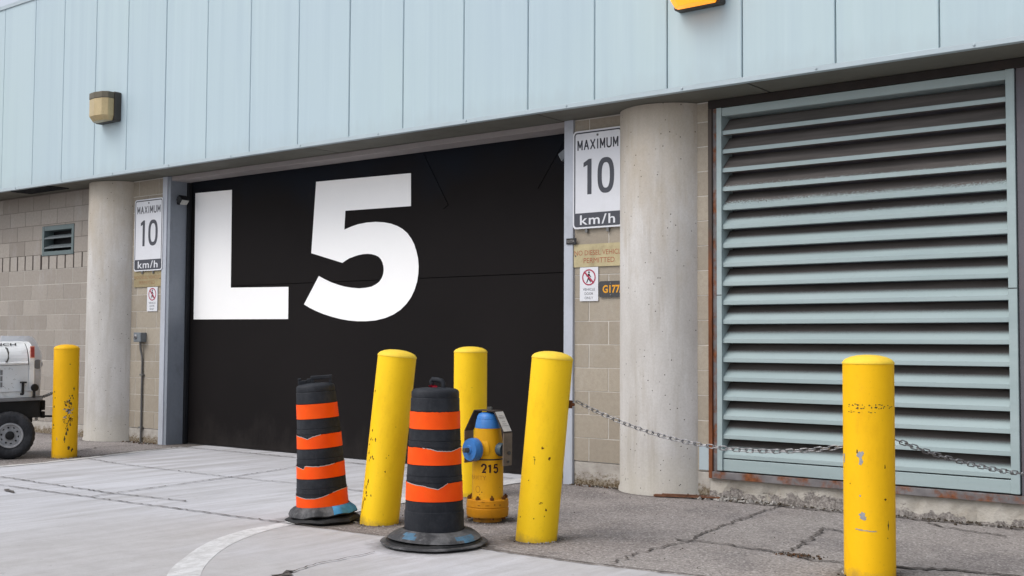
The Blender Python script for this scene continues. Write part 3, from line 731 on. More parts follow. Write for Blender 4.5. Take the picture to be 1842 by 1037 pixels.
# small vent high in the left wall
vt = bpy.data.objects.new('wall_vent', None); COL.objects.link(vt); vt.parent = B
vf = MB()
vx0, vx1, vz0, vz1 = -14.428, -13.672, 2.337, 2.728
for a in ((vx0, vz0, vx0+.05, vz1), (vx1-.05, vz0, vx1, vz1)): vf.box((a[0], -.012, a[1]), (a[2], .13, a[3]))
vf.box((vx0+.0505, -.010, vz1-.060), (vx1-.0505, .13, vz1)); vf.box((vx0+.0505, -.010, vz0), (vx1-.0505, .13, vz0+.055))
vf.build('vent_frame', paint('vent_paint', (.125, .165, .170), .5, .1, 6, .03), vt, bevel=.003)
vb = MB()
for k in range(2):
    z = 2.430+.128*k
    pr = [(-.006, z), (-.006, z+.018), (.085, z+.060)]
    for (y0, z0), (y1, z1) in zip(pr[:-1], pr[1:]):
        n = vb.add([(vx0+.05, y0, z0), (vx1-.05, y0, z0), (vx1-.05, y1, z1), (vx0+.05, y1, z1)]); vb.face((n, n+1, n+2, n+3))
vb.build('vent_blades', paint('vent_blade_paint', (.16, .185, .195), .6, .15, 6, .03), vt, fix=False)
vk = MB(); vk.box((vx0, .14, vz0), (vx1, .16, vz1)); vk.build('vent_backing', M['seal'], vt)

# ------------------------------------------------------------------ signs
def speed_sign(loc, w, h, label, sep=0):
    S = empty('speed_limit_sign', loc, label, 'road sign', 'maximum 10 signs beside the door')
    p = MB(); p.prism(rrect(-w/2, 0, w/2, h, .035), 0, .004, wallfn(0)); p.build('sign_plate', M['sign'], S)
    b = MB(); ring2(b, rrect(-w/2+.014, .014, w/2-.014, h-.014, .028), rrect(-w/2+.026, .026, w/2-.026, h-.026, .020), wallfn(-.0008)); b.build('border', M['signink'], S)
    t = MB(); fn = lambda u, v: (u, -.0010, v)
    strokes = {'M': [[(0, 0), (0, 1), (.5, .25), (1, 1), (1, 0)]], 'A': [[(0, 0), (.5, 1), (1, 0)], [(.19, .36), (.81, .36)]], 'X': [[(0, 0), (1, 1)], [(0, 1), (1, 0)]], 'I': [[(.5, 0), (.5, 1)]], 'U': [[(0, 1), (0, .25), (.14, .06), (.36, 0), (.64, 0), (.86, .06), (1, .25), (1, 1)]]}
    cw, ch_, sw = w*.082, h*.092, .0065
    x = -w*.395
    for ch in 'MAXIMUM':
        lw = cw*(.25 if ch == 'I' else 1.0)
        for poly in strokes[ch]:
            L_ = [Vector((x+(u*lw if ch != 'I' else lw/2), h*.805+v_*ch_)) for u, v_ in poly]
            for a_, b_ in zip(L_[:-1], L_[1:]):
                d_ = (b_-a_).normalized()*sw*.55; q_ = Vector((-d_.y, d_.x)).normalized()*sw
                n = t.add([fn(*(a_-d_+q_)), fn(*(a_-d_-q_)), fn(*(b_+d_-q_)), fn(*(b_+d_+q_))]); t.face((n, n+1, n+2, n+3))
        x += lw+w*.047
    # numerals 1 0
    z0, z1 = h*.345, h*.705
    x1 = -w*.17
    poly1 = [(x1-.018, z0), (x1+.026, z0), (x1+.026, z1), (x1-.004, z1), (x1-.058, z1-.030), (x1-.058, z1-.068), (x1-.018, z1-.052)]
    n = t.add([fn(*q) for q in poly1]); t.face([n+i for i in (0, 1, 2, 3, 6)]); t.face([n+i for i in (3, 4, 5, 6)])
    cx, rx, hh = w*.165, w*.165, (z1-z0)/2
    def sup(rx, rz, k=36): 
        return [(cx+math.copysign(abs(math.cos(2*PI*i/k))**.78, math.cos(2*PI*i/k))*rx, (z0+z1)/2+math.copysign(abs(math.sin(2*PI*i/k))**.78, math.sin(2*PI*i/k))*rz) for i in range(k)]
    ring2(t, sup(rx, hh), sup(rx-.044, hh-.044), fn)
    t.build('lettering', M['signink'], S)
    q = MB(); q.prism(rrect(-w/2+.020, .018, w/2-.020, h*.158, .012), -.0014, -.0011, wallfn(0)); q.build('speed_unit_panel', M['signink'], S)
    k = MB(); put_text(k, 'km/h', (0, h*.088), w*.70, h*.100, lambda u, v: (u, -.0018, v), 0, .012, 1.15); k.build('lettering', M['sign'], S)
    bt = MB()
    for x, z in ((0, h-.05),): bt.lathe([(.010, 0), (.010, .004), (.005, .006), (0, .006)], 10, axis=(0, -1, 0), org=(x, -.0005, z), caps=False)
    for x in (-.12, .10): bt.box((x-.012, .004, -.035), (x+.012, .022, .05))
    bt.split('bolt', M['conduit'], S)
    return S
speed_sign((-5.53, -.03, 2.205), .515, .853, 'white maximum 10 km/h sign cut off by the near column', 0)
speed_sign((-12.015, -.03, 2.058), .572, .868, 'white maximum 10 km/h sign beside the far column, left of the door')
def diesel(loc, w, h, label, plate, ink):
    S = empty('notice_sign', loc, label, 'notice', 'no diesel vehicle plates')
    p = MB(); p.prism(rrect(-w/2, 0, w/2, h, .004), 0, .006, wallfn(0)); p.build('sign_plate', plate, S)
    t = MB(); fn = lambda u, v: (u, -.0006, v)
    put_text(t, 'NO DIESEL VEHICLES', (.0, h*.62), w*.97, h*.22, fn); put_text(t, 'PERMITTED', (-.01, h*.28), w*.58, h*.22, fn)
    t.build('lettering', ink, S)
    s = MB()
    for x in (-w/2+.02, w/2-.02): s.lathe([(.007, 0), (.007, .003), (0, .004)], 8, axis=(0, -1, 0), org=(x, 0, h*.5), caps=False)
    s.split('screw', M['nut'], S)
diesel((-5.515, -.012, 1.874), .548, .197, 'cream no diesel vehicles notice with red letters beside the near column', M['cream'], M['redtext'])
diesel((-12.04, -.012, 1.866), .548, .188, 'faded brown no diesel vehicles notice under the far speed sign', M['cream_old'], M['palered'])
def ped(loc, w, h, label):
    S = empty('no_pedestrians_sign', loc, label, 'notice', 'vehicle door only plates')
    p = MB(); p.prism(rrect(-w/2, 0, w/2, h, .003), 0, .004, wallfn(0)); p.build('sign_plate', M['sign'], S)
    cz, r = h*.70, w*.37
    fig = MB(); fn = lambda u, v: (u*1.0, -.0008, cz+v)
    def bar(a, b, w0, w1):
        a, b = Vector(a), Vector(b); d = (b-a).normalized(); q = Vector((-d.y, d.x))
        n = fig.add([fn(*(a+q*w0)), fn(*(a-q*w0)), fn(*(b-q*w1)), fn(*(b+q*w1))]); fig.face((n, n+1, n+2, n+3))
    s = r
    hd_ = [(.0+.13*s*math.cos(2*PI*i/10), .62*s+.13*s*math.sin(2*PI*i/10)) for i in range(10)]
    n = fig.add([fn(*q) for q in hd_]); fig.face([n+i for i in range(10)])
    bar((.0, .45*s), (-.06*s, -.05*s), .13*s, .10*s); bar((-.06*s, -.05*s), (-.34*s, -.68*s), .10*s, .06*s); bar((-.06*s, -.05*s), (.26*s, -.62*s), .10*s, .06*s)
    bar((0, .40*s), (.30*s, .02*s), .06*s, .045*s); bar((0, .40*s), (-.32*s, .05*s), .06*s, .045*s)
    fig.build('walking_figure', M['ink'], S)
    rg = MB(); fn2 = lambda u, v: (u, -.0012, cz+v)
    circ = lambda R: [(R*math.cos(2*PI*i/36), R*math.sin(2*PI*i/36)) for i in range(36)]
    ring2(rg, circ(r), circ(r*.83), fn2)
    q = r*.72; n = rg.add([(-q-.006, -.0016, cz+q-.006), (-q+.006, -.0016, cz+q+.006), (q+.006, -.0016, cz-q+.006), (q-.006, -.0016, cz-q-.006)]); rg.face((n, n+1, n+2, n+3))
    rg.build('prohibition_ring', M['redring'], S)
    t = MB(); fn3 = lambda u, v: (u, -.0008, v)
    for i, (s_, ww) in enumerate((('VEHICLE', .66), ('DOOR', .46), ('ONLY', .46))): put_text(t, s_, (0, h*(.345-.125*i)), w*ww, h*.075, fn3)
    t.build('lettering', M['signink'], S)
ped((-5.630, -.010, 1.579), .19, .292, 'white vehicle door only plate with walking figure beside the charcoal G177A plate')
ped((-11.938, -.010, 1.572), .205, .290, 'white vehicle door only plate above the grey switch box')
S = empty('gate_number_sign', (-5.385, -.014, 1.608), 'charcoal G177A plate with amber letters partly behind the near column', 'sign')
p = MB(); p.prism(rrect(-.137, 0, .137, .138, .018), 0, .01, wallfn(0)); p.build('sign_plate', M['greyplate'], S)
t = MB(); put_text(t, 'G177A', (.012, .070), .225, .068, lambda u, v: (u, -.0008, v), 0, .03); t.build('lettering', M['amber_ink'], S)
s = MB()
for z in (.118, .020): s.lathe([(.007, 0), (.007, .003), (0, .004)], 8, axis=(0, -1, 0), org=(-.02, 0, z), caps=False)
s.split('screw', M['conduit'], S)
S = empty('door_number_plate', (-5.803, -.032, 2.076), 'tiny black G177A plate fixed across the right door post', 'sign')
p = MB(); p.prism(rrect(-.052, 0, .052, .052, .003), 0, .006, wallfn(0)); p.build('sign_plate', M['plate_black'], S)
t = MB(); put_text(t, 'G177A', (-.004, .026), .076, .024, lambda u, v: (u, -.0008, v), 0, .01); t.build('lettering', M['ink_soft'], S)

# ------------------------------------------------------------------ wall lamps
def wall_lamp(loc, label, lit):
    S = empty('wall_lamp', loc, label, 'wall lamp', 'boxy wall lamps on the cladding')
    w, h, d = .40, .345, .25       # housing width, height, depth
    b = MB(); b.prism(rrect(-w/2, 0, w/2, h, .02), -.085, 0, lambda u, v, q: (u, q, v)); b.build('housing', paint('lamp_body', (.055, .05, .045), .5, .1, 8, .03), S, bevel=.006)
    hx = w/2-.012
    hood = MB(); P = [(-hx, -.086), (-hx, -.165), (-hx+.06, -.215), (-.0, -.235), (hx-.06, -.215), (hx, -.165), (hx, -.086)]
    hood.prism(P, h*.76, h-.008, lambda u, v, q: (u, v, q)); hood.build('hood', M['bronze'], S, bevel=.006)
    ln = MB(); P2 = [(u*.985, v if v > -.09 else v*.985) for u, v in P]
    P3 = [(u*.86, v if v > -.09 else v*.80) for u, v in P]
    k = len(P2); n = ln.add([(u, v, h*.758) for u, v in P2]); ln.add([(u, v, .06) for u, v in P2]); ln.add([(u, v, .004) for u, v in P3])
    for r_ in range(2):
        for i in range(k):
            j = (i+1) % k; ln.face((n+r_*k+i, n+r_*k+j, n+r_*k+k+j, n+r_*k+k+i), r_)
    ln.face([n+2*k+i for i in range(k)], 1); ln.face([n+i for i in range(k)], 0)
    ln.build('lens', [M['lit'], M['lit_low']] if lit else [M['lens'], M['lens']], S, bevel=.006)
    return S
wall_lamp((-12.165, FY-.003, 3.79), 'unlit boxy wall lamp with dull amber lens, above the far column', False)
wall_lamp((-4.275, FY-.003, 3.775), 'glowing orange wall lamp at the top edge, above the near column', True)

# floodlights in the door reveal
def flood(loc, rz, label, s=1, tilt=-.5):
    S = empty('flood_light', loc, label, 'flood light', 'small flood lights in the door reveal', rz)
    S.scale = (.78, .78, .78)
    a = MB(); a.box((-.03, 0, -.06), (.03, .012, .06)); a.box((-.012, -.06, -.012), (.012, 0, .012)); a.build('bracket', M['seal'], S, bevel=.003)
    R_ = Matrix.Rotation(tilt, 3, 'X')
    h = MB(); h.box((-.10*s, -.16, -.045), (.10*s, -.05, .055), rot=R_); h.build('lamp_body', M['ebox'] if s > .9 else M['seal'], S, bevel=.008)
    g_ = MB(); g_.box((-.085*s, -.166, -.038), (.085*s, -.161, .046), rot=R_, piv=(0, -.105, .005)); g_.build('lens', paint('pale_glass', (.40, .40, .38), .3, .05, 10, 0), S)
flood((-11.609, .10, 2.885), PI/2, 'small dark flood light with pale lens on the left door jamb', .72, .75)
flood((-5.901, .17, 2.89), -PI/2, 'small pale flood light on the right door post', 1, .55)

# switch box and conduit
S = empty('switch_box', (-12.12, 0, 0), 'small grey electrical switch box with conduit on the block pier', 'electrical box')
b = MB(); b.box((-.075, -.085, 1.205), (.072, -.001, 1.318)); b.build('box_body', M['ebox'], S, bevel=.006)
b = MB(); b.lathe([(.030, 0), (.030, .006), (.012, .014), (.010, .022), (0, .022)], 14, axis=(0, -1, 0), org=(-.028, -.085, 1.268), caps=False); b.build('switch_knob', M['chain'], S)
b = MB(); b.tube([(.0, -.04, 1.205), (.002, -.035, 1.13), (.014, -.02, 1.03), (.016, -.016, .95), (.016, -.016, .3), (.016, -.016, .0)], .0125, 8); b.build('conduit', M['conduit'], S)
b = MB()
for z in (.80, .17): b.box((-.012, -.034, z), (.046, -.0005, z+.022))
b.split('clamp', M['conduit'], S)

# ------------------------------------------------------------------ bollards
def view_basis(P):
    d = Vector((CAM.x-P[0], CAM.y-P[1], 0)).normalized(); return d, Vector((-d.y, d.x, 0))
def bollard(x, y, r, h, lean, mat, label, chips=(), cap=None, seed=0, dome=.045, sc=.78):
    rg = random.Random(seed)
    S = empty('bollard', (x, y, 0), label, 'bollard', 'yellow steel bollards')
    if lean: S.rotation_mode = 'QUATERNION'; S.rotation_quaternion = Quaternion(Vector((-R0.y, R0.x, 0)), lean)
    d, rt = view_basis((x, y))
    mb = MB(); hc = h-dome
    prof = [(r, -.08 if not lean else -.06), (r, .02)]+[(r, .02+(hc-.02)*i/10) for i in range(1, 11)]
    mb.lathe(prof, 64, 0, caps=False)
    for (u, z, su, sz, m) in chips:
        th0 = math.asin(max(-1, min(1, u))); K = 14
        def pt(a, b_): th = th0+a/r; q = (d*math.cos(th)+rt*math.sin(th))*(r+.0007); return (q.x, q.y, z+b_)
        su *= sc; sz *= sc; rr = [rg.uniform(.35, 1.15) for _ in range(K)]
        c = mb.add([pt(0, 0)]); a1 = mb.add([pt(.5*su*rr[i]*math.cos(2*PI*i/K), .5*sz*rr[i]*math.sin(2*PI*i/K)) for i in range(K)])
        a2 = mb.add([pt(su*rr[i]*math.cos(2*PI*i/K), sz*rr[i]*math.sin(2*PI*i/K)) for i in range(K)])
        for i in range(K):
            j = (i+1) % K; mb.face((c, a1+i, a1+j), m); mb.face((a1+i, a2+i, a2+j, a1+j), m)
    mb.build('post', [mat, M['primer_chip'], M['rust_chip'], M['scuff']], S, fix=False)
    c = MB(); c.lathe([(r+.0025, hc-.004), (r+.0030, hc+.001), (r*.985, hc+dome*.22), (r*.90, hc+dome*.48), (r*.70, hc+dome*.74), (r*.42, hc+dome*.93), (r*.15, h-.0005), (.0, h)], 64, caps=False)
    c.build('cap', cap or mat, S, fix=False)
    return S
def rc(n, seed, u0, u1, z0, z1, s0, s1, ms, asp=1.0):
    q = random.Random(seed); return [(q.uniform(u0, u1), q.uniform(z0, z1), q.uniform(s0, s1), q.uniform(s0, s1)*asp, q.choice(ms)) for _ in range(n)]
zn = lambda py: 1.21-(py-622)/347
near_ch = [(-.33, zn(822), .020, .034, 1), (-.30, zn(833), .012, .022, 1), (-.45, zn(813), .005, .014, 3), (-.26, zn(928), .020, .016, 1), (-.22, zn(933), .022, .010, 1), (.60, zn(840), .005, .010, 2), (-.95, zn(827), .012, .028, 1),
           (-.35, zn(893), .006, .006, 1), (.62, zn(899), .010, .006, 2), (.70, zn(945), .005, .030, 3), (-.72, zn(873), .004, .006, 2), (.1, zn(955.5), .030, .0035, 1), (-.2, zn(955), .028, .003, 1), (-.42, zn(953.5), .022, .003, 1), (.68, zn(968), .004, .004, 2)]
near_ch += [(q.uniform(-.75, .9), zn(q.uniform(728, 736)), q.uniform(.003, .009), q.uniform(.002, .006), 3) for q in [random.Random(5)] for _ in range(26)]
near_ch += [(q.uniform(-.75, .3), zn(q.uniform(740, 744)), q.uniform(.003, .009), q.uniform(.0015, .003), 3) for q in [random.Random(6)] for _ in range(10)]
bollard(-2.3227, -2.2245, .132, 1.162, 0, M['yel_near'], 'upright yellow bollard in front of the big louvre, largest and nearest', near_ch, M['cap_pale'], 1, sc=1.1)
rch = [(-.10, .575, .012, .013, 2), (.25, .515, .013, .016, 2), (.33, .205, .010, .011, 2), (.28, .165, .004, .006, 2), (-.22, .145, .006, .006, 2), (.06, .245, .015, .005, 2), (.0, .238, .012, .004, 2), (-.42, .50, .012, .006, 2), (-.62, .37, .006, .010, 2), (-.47, .515, .010, .004, 2), (-.85, .14, .008, .008, 2), (-.42, .49, .003, .03, 3)]
BR = bollard(-4.338, -2.474, .128, 1.168, math.radians(4.9), M['yel_lemon'], 'leaning yellow bollard with rust spots and a chain eye, right of the hydrant', rch, M['cap_pale'], 2)
lch = rc(16, 3, -.95, -.55, .18, .62, .004, .012, (2, 2, 3), 1.5)+[(-.93, .88, .010, .014, 2), (-.80, .28, .016, .030, 2), (-.84, .24, .010, .024, 3), (-.93, .12, .010, .05, 2), (-.86, .16, .012, .02, 2), (-.02, .45, .005, .006, 2), (.10, .47, .004, .005, 2), (.0, .36, .008, .010, 2), (.30, .66, .004, .004, 2)]
bollard(-5.546, -2.622, .130, 1.17, math.radians(5.6), M['yel_lemon'], 'leaning yellow bollard between the two striped barrels, rust streaks on its left side', lch, M['cap_pale'], 3)
bollard(-6.014, -1.126, .133, 1.185, 0, M['yel_lemon'], 'upright yellow bollard standing behind the hydrant', [(.1, .86, .012, .002, 3), (.4, .40, .004, .004, 2)], M['cap_pale'], 4)
fz = lambda py: 1.21-(py-613)/175
fch = rc(34, 9, -.15, .62, fz(760), fz(718), .006, .016, (3, 3, 1, 2), .9)+rc(16, 11, .0, .6, fz(735), fz(712), .005, .014, (3,), 1.2)
fch += [(.22, fz(739), .030, .020, 3), (.30, fz(742), .024, .018, 1), (.15, fz(737), .020, .012, 1), (.62, fz(700), .012, .022, 3), (.5, fz(712), .010, .014, 3), (.3, fz(805), .018, .03, 3), (.55, fz(810), .018, .024, 3), (.0, fz(790), .010, .045, 3), (.12, fz(780), .012, .030, 3), (.2, fz(772), .012, .028, 3), (-.85, fz(705), .014, .014, 3), (-.8, fz(716), .012, .008, 3), (-.85, fz(732), .012, .014, 3), (-.88, fz(765), .014, .016, 3), (-.85, fz(771), .012, .008, 3), (-.6, fz(790), .006, .022, 1), (.28, fz(655), .012, .006, 3)]
fch += rc(14, 12, -.1, .4, fz(775), fz(755), .004, .012, (3, 2), 1.6)
bollard(-11.169, -1.567, .127, 1.175, 0, M['yel_old'], 'scraped yellow bollard with black gouges beside the white machine', fch, None, 5, sc=.95)
# chain eye on the leaning bollard
RB = BR; d, rt = view_basis((-4.338, -2.474))
ey = MB(); c = rt*.128
ey.box((c.x-.016, c.y-.016, .826), (c.x+.016, c.y+.016, .874)); ey.lathe([(.010, 0), (.010, .03), (.006, .036), (0, .036)], 10, axis=tuple(rt), org=(c.x, c.y, .850), caps=False)
ey.build('chain_eye', M['rust'], BR)

# ------------------------------------------------------------------ chains
def chain(P0, P1, sag, label, link=.040, wire=.0034, name='chain'):
    P0, P1 = Vector(P0), Vector(P1)
    N = 400; pts = [P0.lerp(P1, i/N)+Vector((0, 0, 4*sag*(i/N)*(i/N-1))) for i in range(N+1)]
    L = [0]
    for i in range(N): L.append(L[-1]+(pts[i+1]-pts[i]).length)
    n = int(L[-1]/link); mb = MB(); j = 0
    side = (P1-P0); side.z = 0; side.normalize(); out_ = Vector((side.y, -side.x, 0))
    for k in range(n):
        s = (k+.5)*L[-1]/n
        while L[j+1] < s: j += 1
        p = pts[j]; t = (pts[j+1]-pts[j]).normalized()
        ang = (.35 if k % 2 else .35+PI/2)+rnd.uniform(-.18, .18)
        up = out_.cross(t).normalized(); a = (up*math.cos(ang)+out_*math.sin(ang)); R_ = .0122
        hl = link*.5+wire*1.6-R_
        path = []
        for i in range(12):
            th = 2*PI*i/12; cx = R_*math.cos(th)+(hl if math.cos(th) > 0 else -hl); path.append(p+t*cx+a*R_*math.sin(th))
        mb.tube(path, wire, 6, closed=True)
    return tag(mb.build(name, M['chain'], fix=False), label, 'chain', 'chains between the bollards')
d2, rt2 = view_basis((-2.3227, -2.2245))
lx = Vector((-4.338, -2.474, 0))+rt*.178+R0*.072
chain((lx.x, lx.y, .852), (-2.3227-rt2.x*.130, -2.2245-rt2.y*.130, .672), .128, 'grey chain sagging from the leaning bollard across the near column')
chain((-2.3227+rt2.x*.133, -2.2245+rt2.y*.133, .716), (-1.02, -.02, .60), .185, 'grey chain sloping from the nearest bollard off to the right')
we_ = MB(); we_.lathe([(.03, 0), (.03, .008), (.012, .012), (.010, .03)], 12, axis=(0, -1, 0), org=(-1.02, .0, .60)); we_.build('wall_ring', M['rust'], B)

# ------------------------------------------------------------------ striped barrels
def barrel(x, y, label, H, rb, rt_, zbot, bands, lean=0, ringkind='round', handle='loop', seed=0):
    q = random.Random(seed)
    S = empty('construction_barrel', (x, y, 0), label, 'traffic barrel', 'striped construction barrels')
    d, rt = view_basis((x, y)); S.rotation_euler = (0, 0, math.atan2(rt.y, rt.x))      # local +x = viewer's right, local -y towards the viewer
    Rq = Matrix.Rotation(lean, 3, 'Y')
    piv = Vector((0, 0, zbot))
    W = lambda p: Rq @ (Vector(p)-piv)+piv
    ztop = H
    R_ = lambda z: rb+(rt_-rb)*(z-zbot)/(ztop-zbot)
    prof = [(R_(zbot)*.98, zbot-.03)]
    # ribbed profile: recesses under each band, a step ridge between
    zs = sorted([b[0] for b in bands]+[b[1] for b in bands])
    z = zbot
    steps = []
    nb = sorted(bands)
    marks = []
    for i, b in enumerate(nb): marks += [(b[0]-.004, .0), (b[0]-.003, -.004), (b[1]+.003, -.004), (b[1]+.004, .0)]
    for i in range(len(nb)):
        top = nb[i+1][0] if i+1 < len(nb) else ztop-.055
        mid = nb[i][1]+(top-nb[i][1])*.36; marks += ([(mid-.004, .002), (mid-.002, -.0025), (mid+.002, -.0025), (mid+.003, 0)] if i+1 < len(nb) else [])
    if nb[0][0] > zbot+.06:
        mid = (zbot+nb[0][0])/2+.03; marks += [(mid-.004, .004), (mid-.001, -.001), (mid+.003, .0)]
    marks = [(zbot, .0)]+sorted(marks)+[(ztop-.050, .001), (ztop-.046, -.003), (ztop-.040, .0), (ztop-.012, .0), (ztop-.002, -.006)]
    for z, o_ in marks: prof.append((R_(z)+o_, z))
    prof += [(R_(ztop)-.02, ztop+.006), (R_(ztop)*.55, ztop+.012), (.03, ztop+.014)]
    def dent(p, a, r, z):
        k = .0022*math.sin(3*a+z*5+seed)+.0012*math.sin(5*a-z*8)
        rr = Vector((p.x, p.y, 0)); 
        if rr.length > .06: p = p+rr.normalized()*k*min(1, (ztop-z)*6+.3)
        return W(p)
    body = MB(); body.lathe(prof, 72, warp=dent); body.build('drum', M['drum'], S)
    for bi, (z0, z1, jag) in enumerate(bands):
        mb = MB(); NS = 120; rings = []
        te = MB()
        bot = []; tops = []
        for i in range(NS):
            a = 2*PI*i/NS; u = math.cos(a); front = math.sin(a) < .15
            zt = z1
            if front and jag:
                P = jag
                for (u0, d0), (u1, d1) in zip(P[:-1], P[1:]):
                    if u0 <= u <= u1: zt = z1+d0+(d1-d0)*(u-u0)/max(1e-6, u1-u0)
                zt += q.uniform(-.0012, .0012)
            tops.append(zt)
        def pt(i, z, o_): a = 2*PI*i/NS; r = R_(z)+o_; p = dent(Vector((r*math.cos(a), r*math.sin(a), z)), a, r, z); return p
        for i in range(NS):
            j = (i+1) % NS
            n = mb.add([pt(i, z0, .0012), pt(j, z0, .0012), pt(j, (z0+tops[j])/2, .0016), pt(i, (z0+tops[i])/2, .0016), pt(j, tops[j], .0030), pt(i, tops[i], .0030)])
            mb.face((n, n+1, n+2, n+3), 0, 0, True); mb.face((n+3, n+2, n+4, n+5), 0, 0, True)
            if jag and (z1-min(tops[i], tops[j]) > .0035 or abs(tops[i]-z1) > .0035):
                e = .006; n = mb.add([pt(i, tops[i]-.001, .0040), pt(j, tops[j]-.001, .0040), pt(j, tops[j]+e*.6, .0055), pt(i, tops[i]+e*.6, .0055)]); mb.face((n, n+1, n+2, n+3), 1)
        mb.build('reflective_band', [M['sheeting'], M['torn']], S, fix=False)
    # handle
    h = MB(); zt = ztop+.010
    if handle == 'loop':
        path = [(-.022, .02, zt-.006), (-.024, .018, zt+.038), (-.016, .014, zt+.052), (.012, .0, zt+.049), (.036, -.012, zt+.043), (.046, -.016, zt+.030), (.050, -.018, zt-.008)]
        for i in range(len(path)-1):
            pass
        h.tube([W(p) for p in path], .0150, 10)
        h.lathe([(.095, zt-.014), (.075, zt-.003), (.03, zt+.003)], 24, cx=.02, cy=0)
        h.build('handle', M['drum'], S)
        rb_ = MB()
        for k in range(5):
            a = rnd.uniform(-.5, .5); n = rb_.add([(-.030+.008*k, -.012, zt+.002), (-.020+.008*k, -.014, zt+.002), (-.032+.010*k, -.028, zt+.018+.004*(k % 2)), (-.044+.010*k, -.024, zt+.014)]); rb_.face((n, n+1, n+2, n+3))
        rb_.tube([(-.03, .0, zt+.004), (-.012, -.018, zt+.008), (.010, -.016, zt+.006)], .007, 6)
        rb_.build('ribbon', M['redtape'], S, fix=False)
    else:
        wq = .116
        def hb(lo, hi): 
            P = MB(); P.box(lo, hi); return [W(v) for v in P.v]
        for lo, hi in (((-wq, -.026, zt-.006), (-wq+.060, .026, zt+.024)), ((-.028, -.026, zt-.006), (-.004, .026, zt+.046)), ((wq-.024, -.026, zt-.006), (wq-.002, .026, zt+.042)), ((-.030, -.028, zt+.026), (wq, .028, zt+.050)), ((-wq, -.026, zt+.0245), (-wq+.022, .026, zt+.040)), ((-wq+.0605, -.026, zt-.006), (-.0285, .026, zt+.034))):
            n = h.add(hb(lo, hi))
            for f in ((0, 3, 2, 1), (4, 5, 6, 7), (0, 1, 5, 4), (1, 2, 6, 5), (2, 3, 7, 6), (3, 0, 4, 7)): h.face([n+i for i in f])
        h.build('handle', M['drum'], S, bevel=.004)
    # rubber weight rings
    if ringkind == 'round':
        def w1(p, a, r, z): return p+Vector((0, 0, .006*math.sin(2*a+.6)*(r/.3)))
        def w2(p, a, r, z):
            ss = 1+.02*math.sin(3*a)+.010*math.sin(7*a)+.006*math.sin(23*a); return Vector((p.x*ss, p.y*ss, p.z+.006*max(0, math.sin(a-.4))*(r/.3)))
        u = MB(); u.lathe([(rb-.01, .075), (rb+.006, .102), (.210, .096), (.240, .084), (.266, .066), (.280, .052), (.266, .046), (.22, .045)], 72, warp=w1, mat_fn=lambda k, i: 1 if ((k == 2 and 44 <= i <= 47) or (k == 3 and 45 <= i <= 48) or (k == 3 and 60 <= i <= 66) or (k == 4 and 62 <= i <= 65)) else (2 if k >= 5 else 0), caps=False)
        u.build('weight_ring', [M['ring'], M['ringblue_faint'], M['ringdark']], S, fix=False)
        l = MB(); l.lathe([(.17, .044), (.262, .043), (.284, .038), (.288, .028), (.305, .027), (.320, .024), (.321, .018), (.30, .016), (.262, .015), (.250, .003), (.2, .003)], 72, warp=w2, mat_fn=lambda k, i: 0 if k in (3, 4, 5) else 1, caps=False)
        l.build('weight_ring', [M['ring'], M['ringdark']], S, fix=False)
    else:
        def oc(p, a, r, z):
            k = PI/4; aa = ((a+.25) % k)-k/2
            f = 1 if r < rb+.02 else (.93/math.cos(aa))
            dr = .0 if r < rb+.02 else .005*math.cos(8*(a+.25))-.004*math.sin(a*2+1)
            return Vector((p.x*f, p.y*f, p.z+dr+.016*math.cos(a)*(r/.2)))
        u = MB(); u.lathe([(rb-.012, .088), (rb+.004, .116), (.205, .104), (.228, .085), (.240, .060), (.236, .052), (.19, .05)], 96, warp=oc, mat_fn=lambda k, i: 2 if k >= 4 else (1 if (77 <= i <= 94 and k >= 1) else 0), caps=False)
        u.build('weight_ring', [M['ring'], M['ringblue'], M['ringdark']], S, fix=False)
        def oc2(p, a, r, z): 
            k = PI/4; aa = ((a) % k)-k/2; f = .96/math.cos(aa); return Vector((p.x*f, p.y*f, max(.003, p.z+.004*math.cos(8*a+PI)*(r/.24)*(1 if z > .02 else .3)+.008*math.cos(a)*(r/.2)*(1 if z > .02 else .4))))
        l = MB(); l.lathe([(.15, .045), (.20, .046), (.236, .036), (.246, .020), (.236, .010), (.20, .006)], 96, warp=oc2, caps=False); l.build('weight_ring', M['ringdark'], S, fix=False)
    return S
barrel(-4.695, -3.019, 'upright black and orange striped barrel in front, on a round rubber base', .930, .179, .143, .095,
       [(.700, .802, [(-1, 0), (.1, 0), (.18, -.004), (.24, 0), (1, 0)]),
        (.490, .592, [(-1.01, 0), (-.9, -.003), (-.7, .002), (-.2, -.006), (.1, -.018), (.6, -.022), (.8, -.012), (1.01, -.002)]),
        (.277, .386, [(-1.01, 0), (-.75, -.010), (-.4, -.018), (-.05, -.030), (.12, -.036), (.28, -.020), (.45, -.002), (.7, .002), (1.01, 0)])], 0, 'round', 'loop', 2)
barrel(-5.905, -2.80, 'tilted black and orange striped barrel with torn bands, left of the leaning bollard', .925, .176, .129, .105,
       [(.702, .800, None),
        (.503, .598, [(-1.01, -.004), (-.7, -.016), (-.48, -.030), (-.3, -.018), (.1, -.004), (.5, 0), (1.01, -.002)]),
        (.304, .398, [(-1.01, -.010), (-.7, -.028), (-.66, -.026), (-.62, -.008), (-.4, -.010), (-.1, -.014), (.3, -.010), (.7, 0), (1.01, .004)]),
        (.112, .200, [(-1.01, -.010), (-.85, -.018), (-.6, -.026), (-.3, -.026), (.0, -.018), (.4, .004), (.7, .016), (1.01, .020)])], math.radians(-4.3), 'octagon', 'bar', 5)

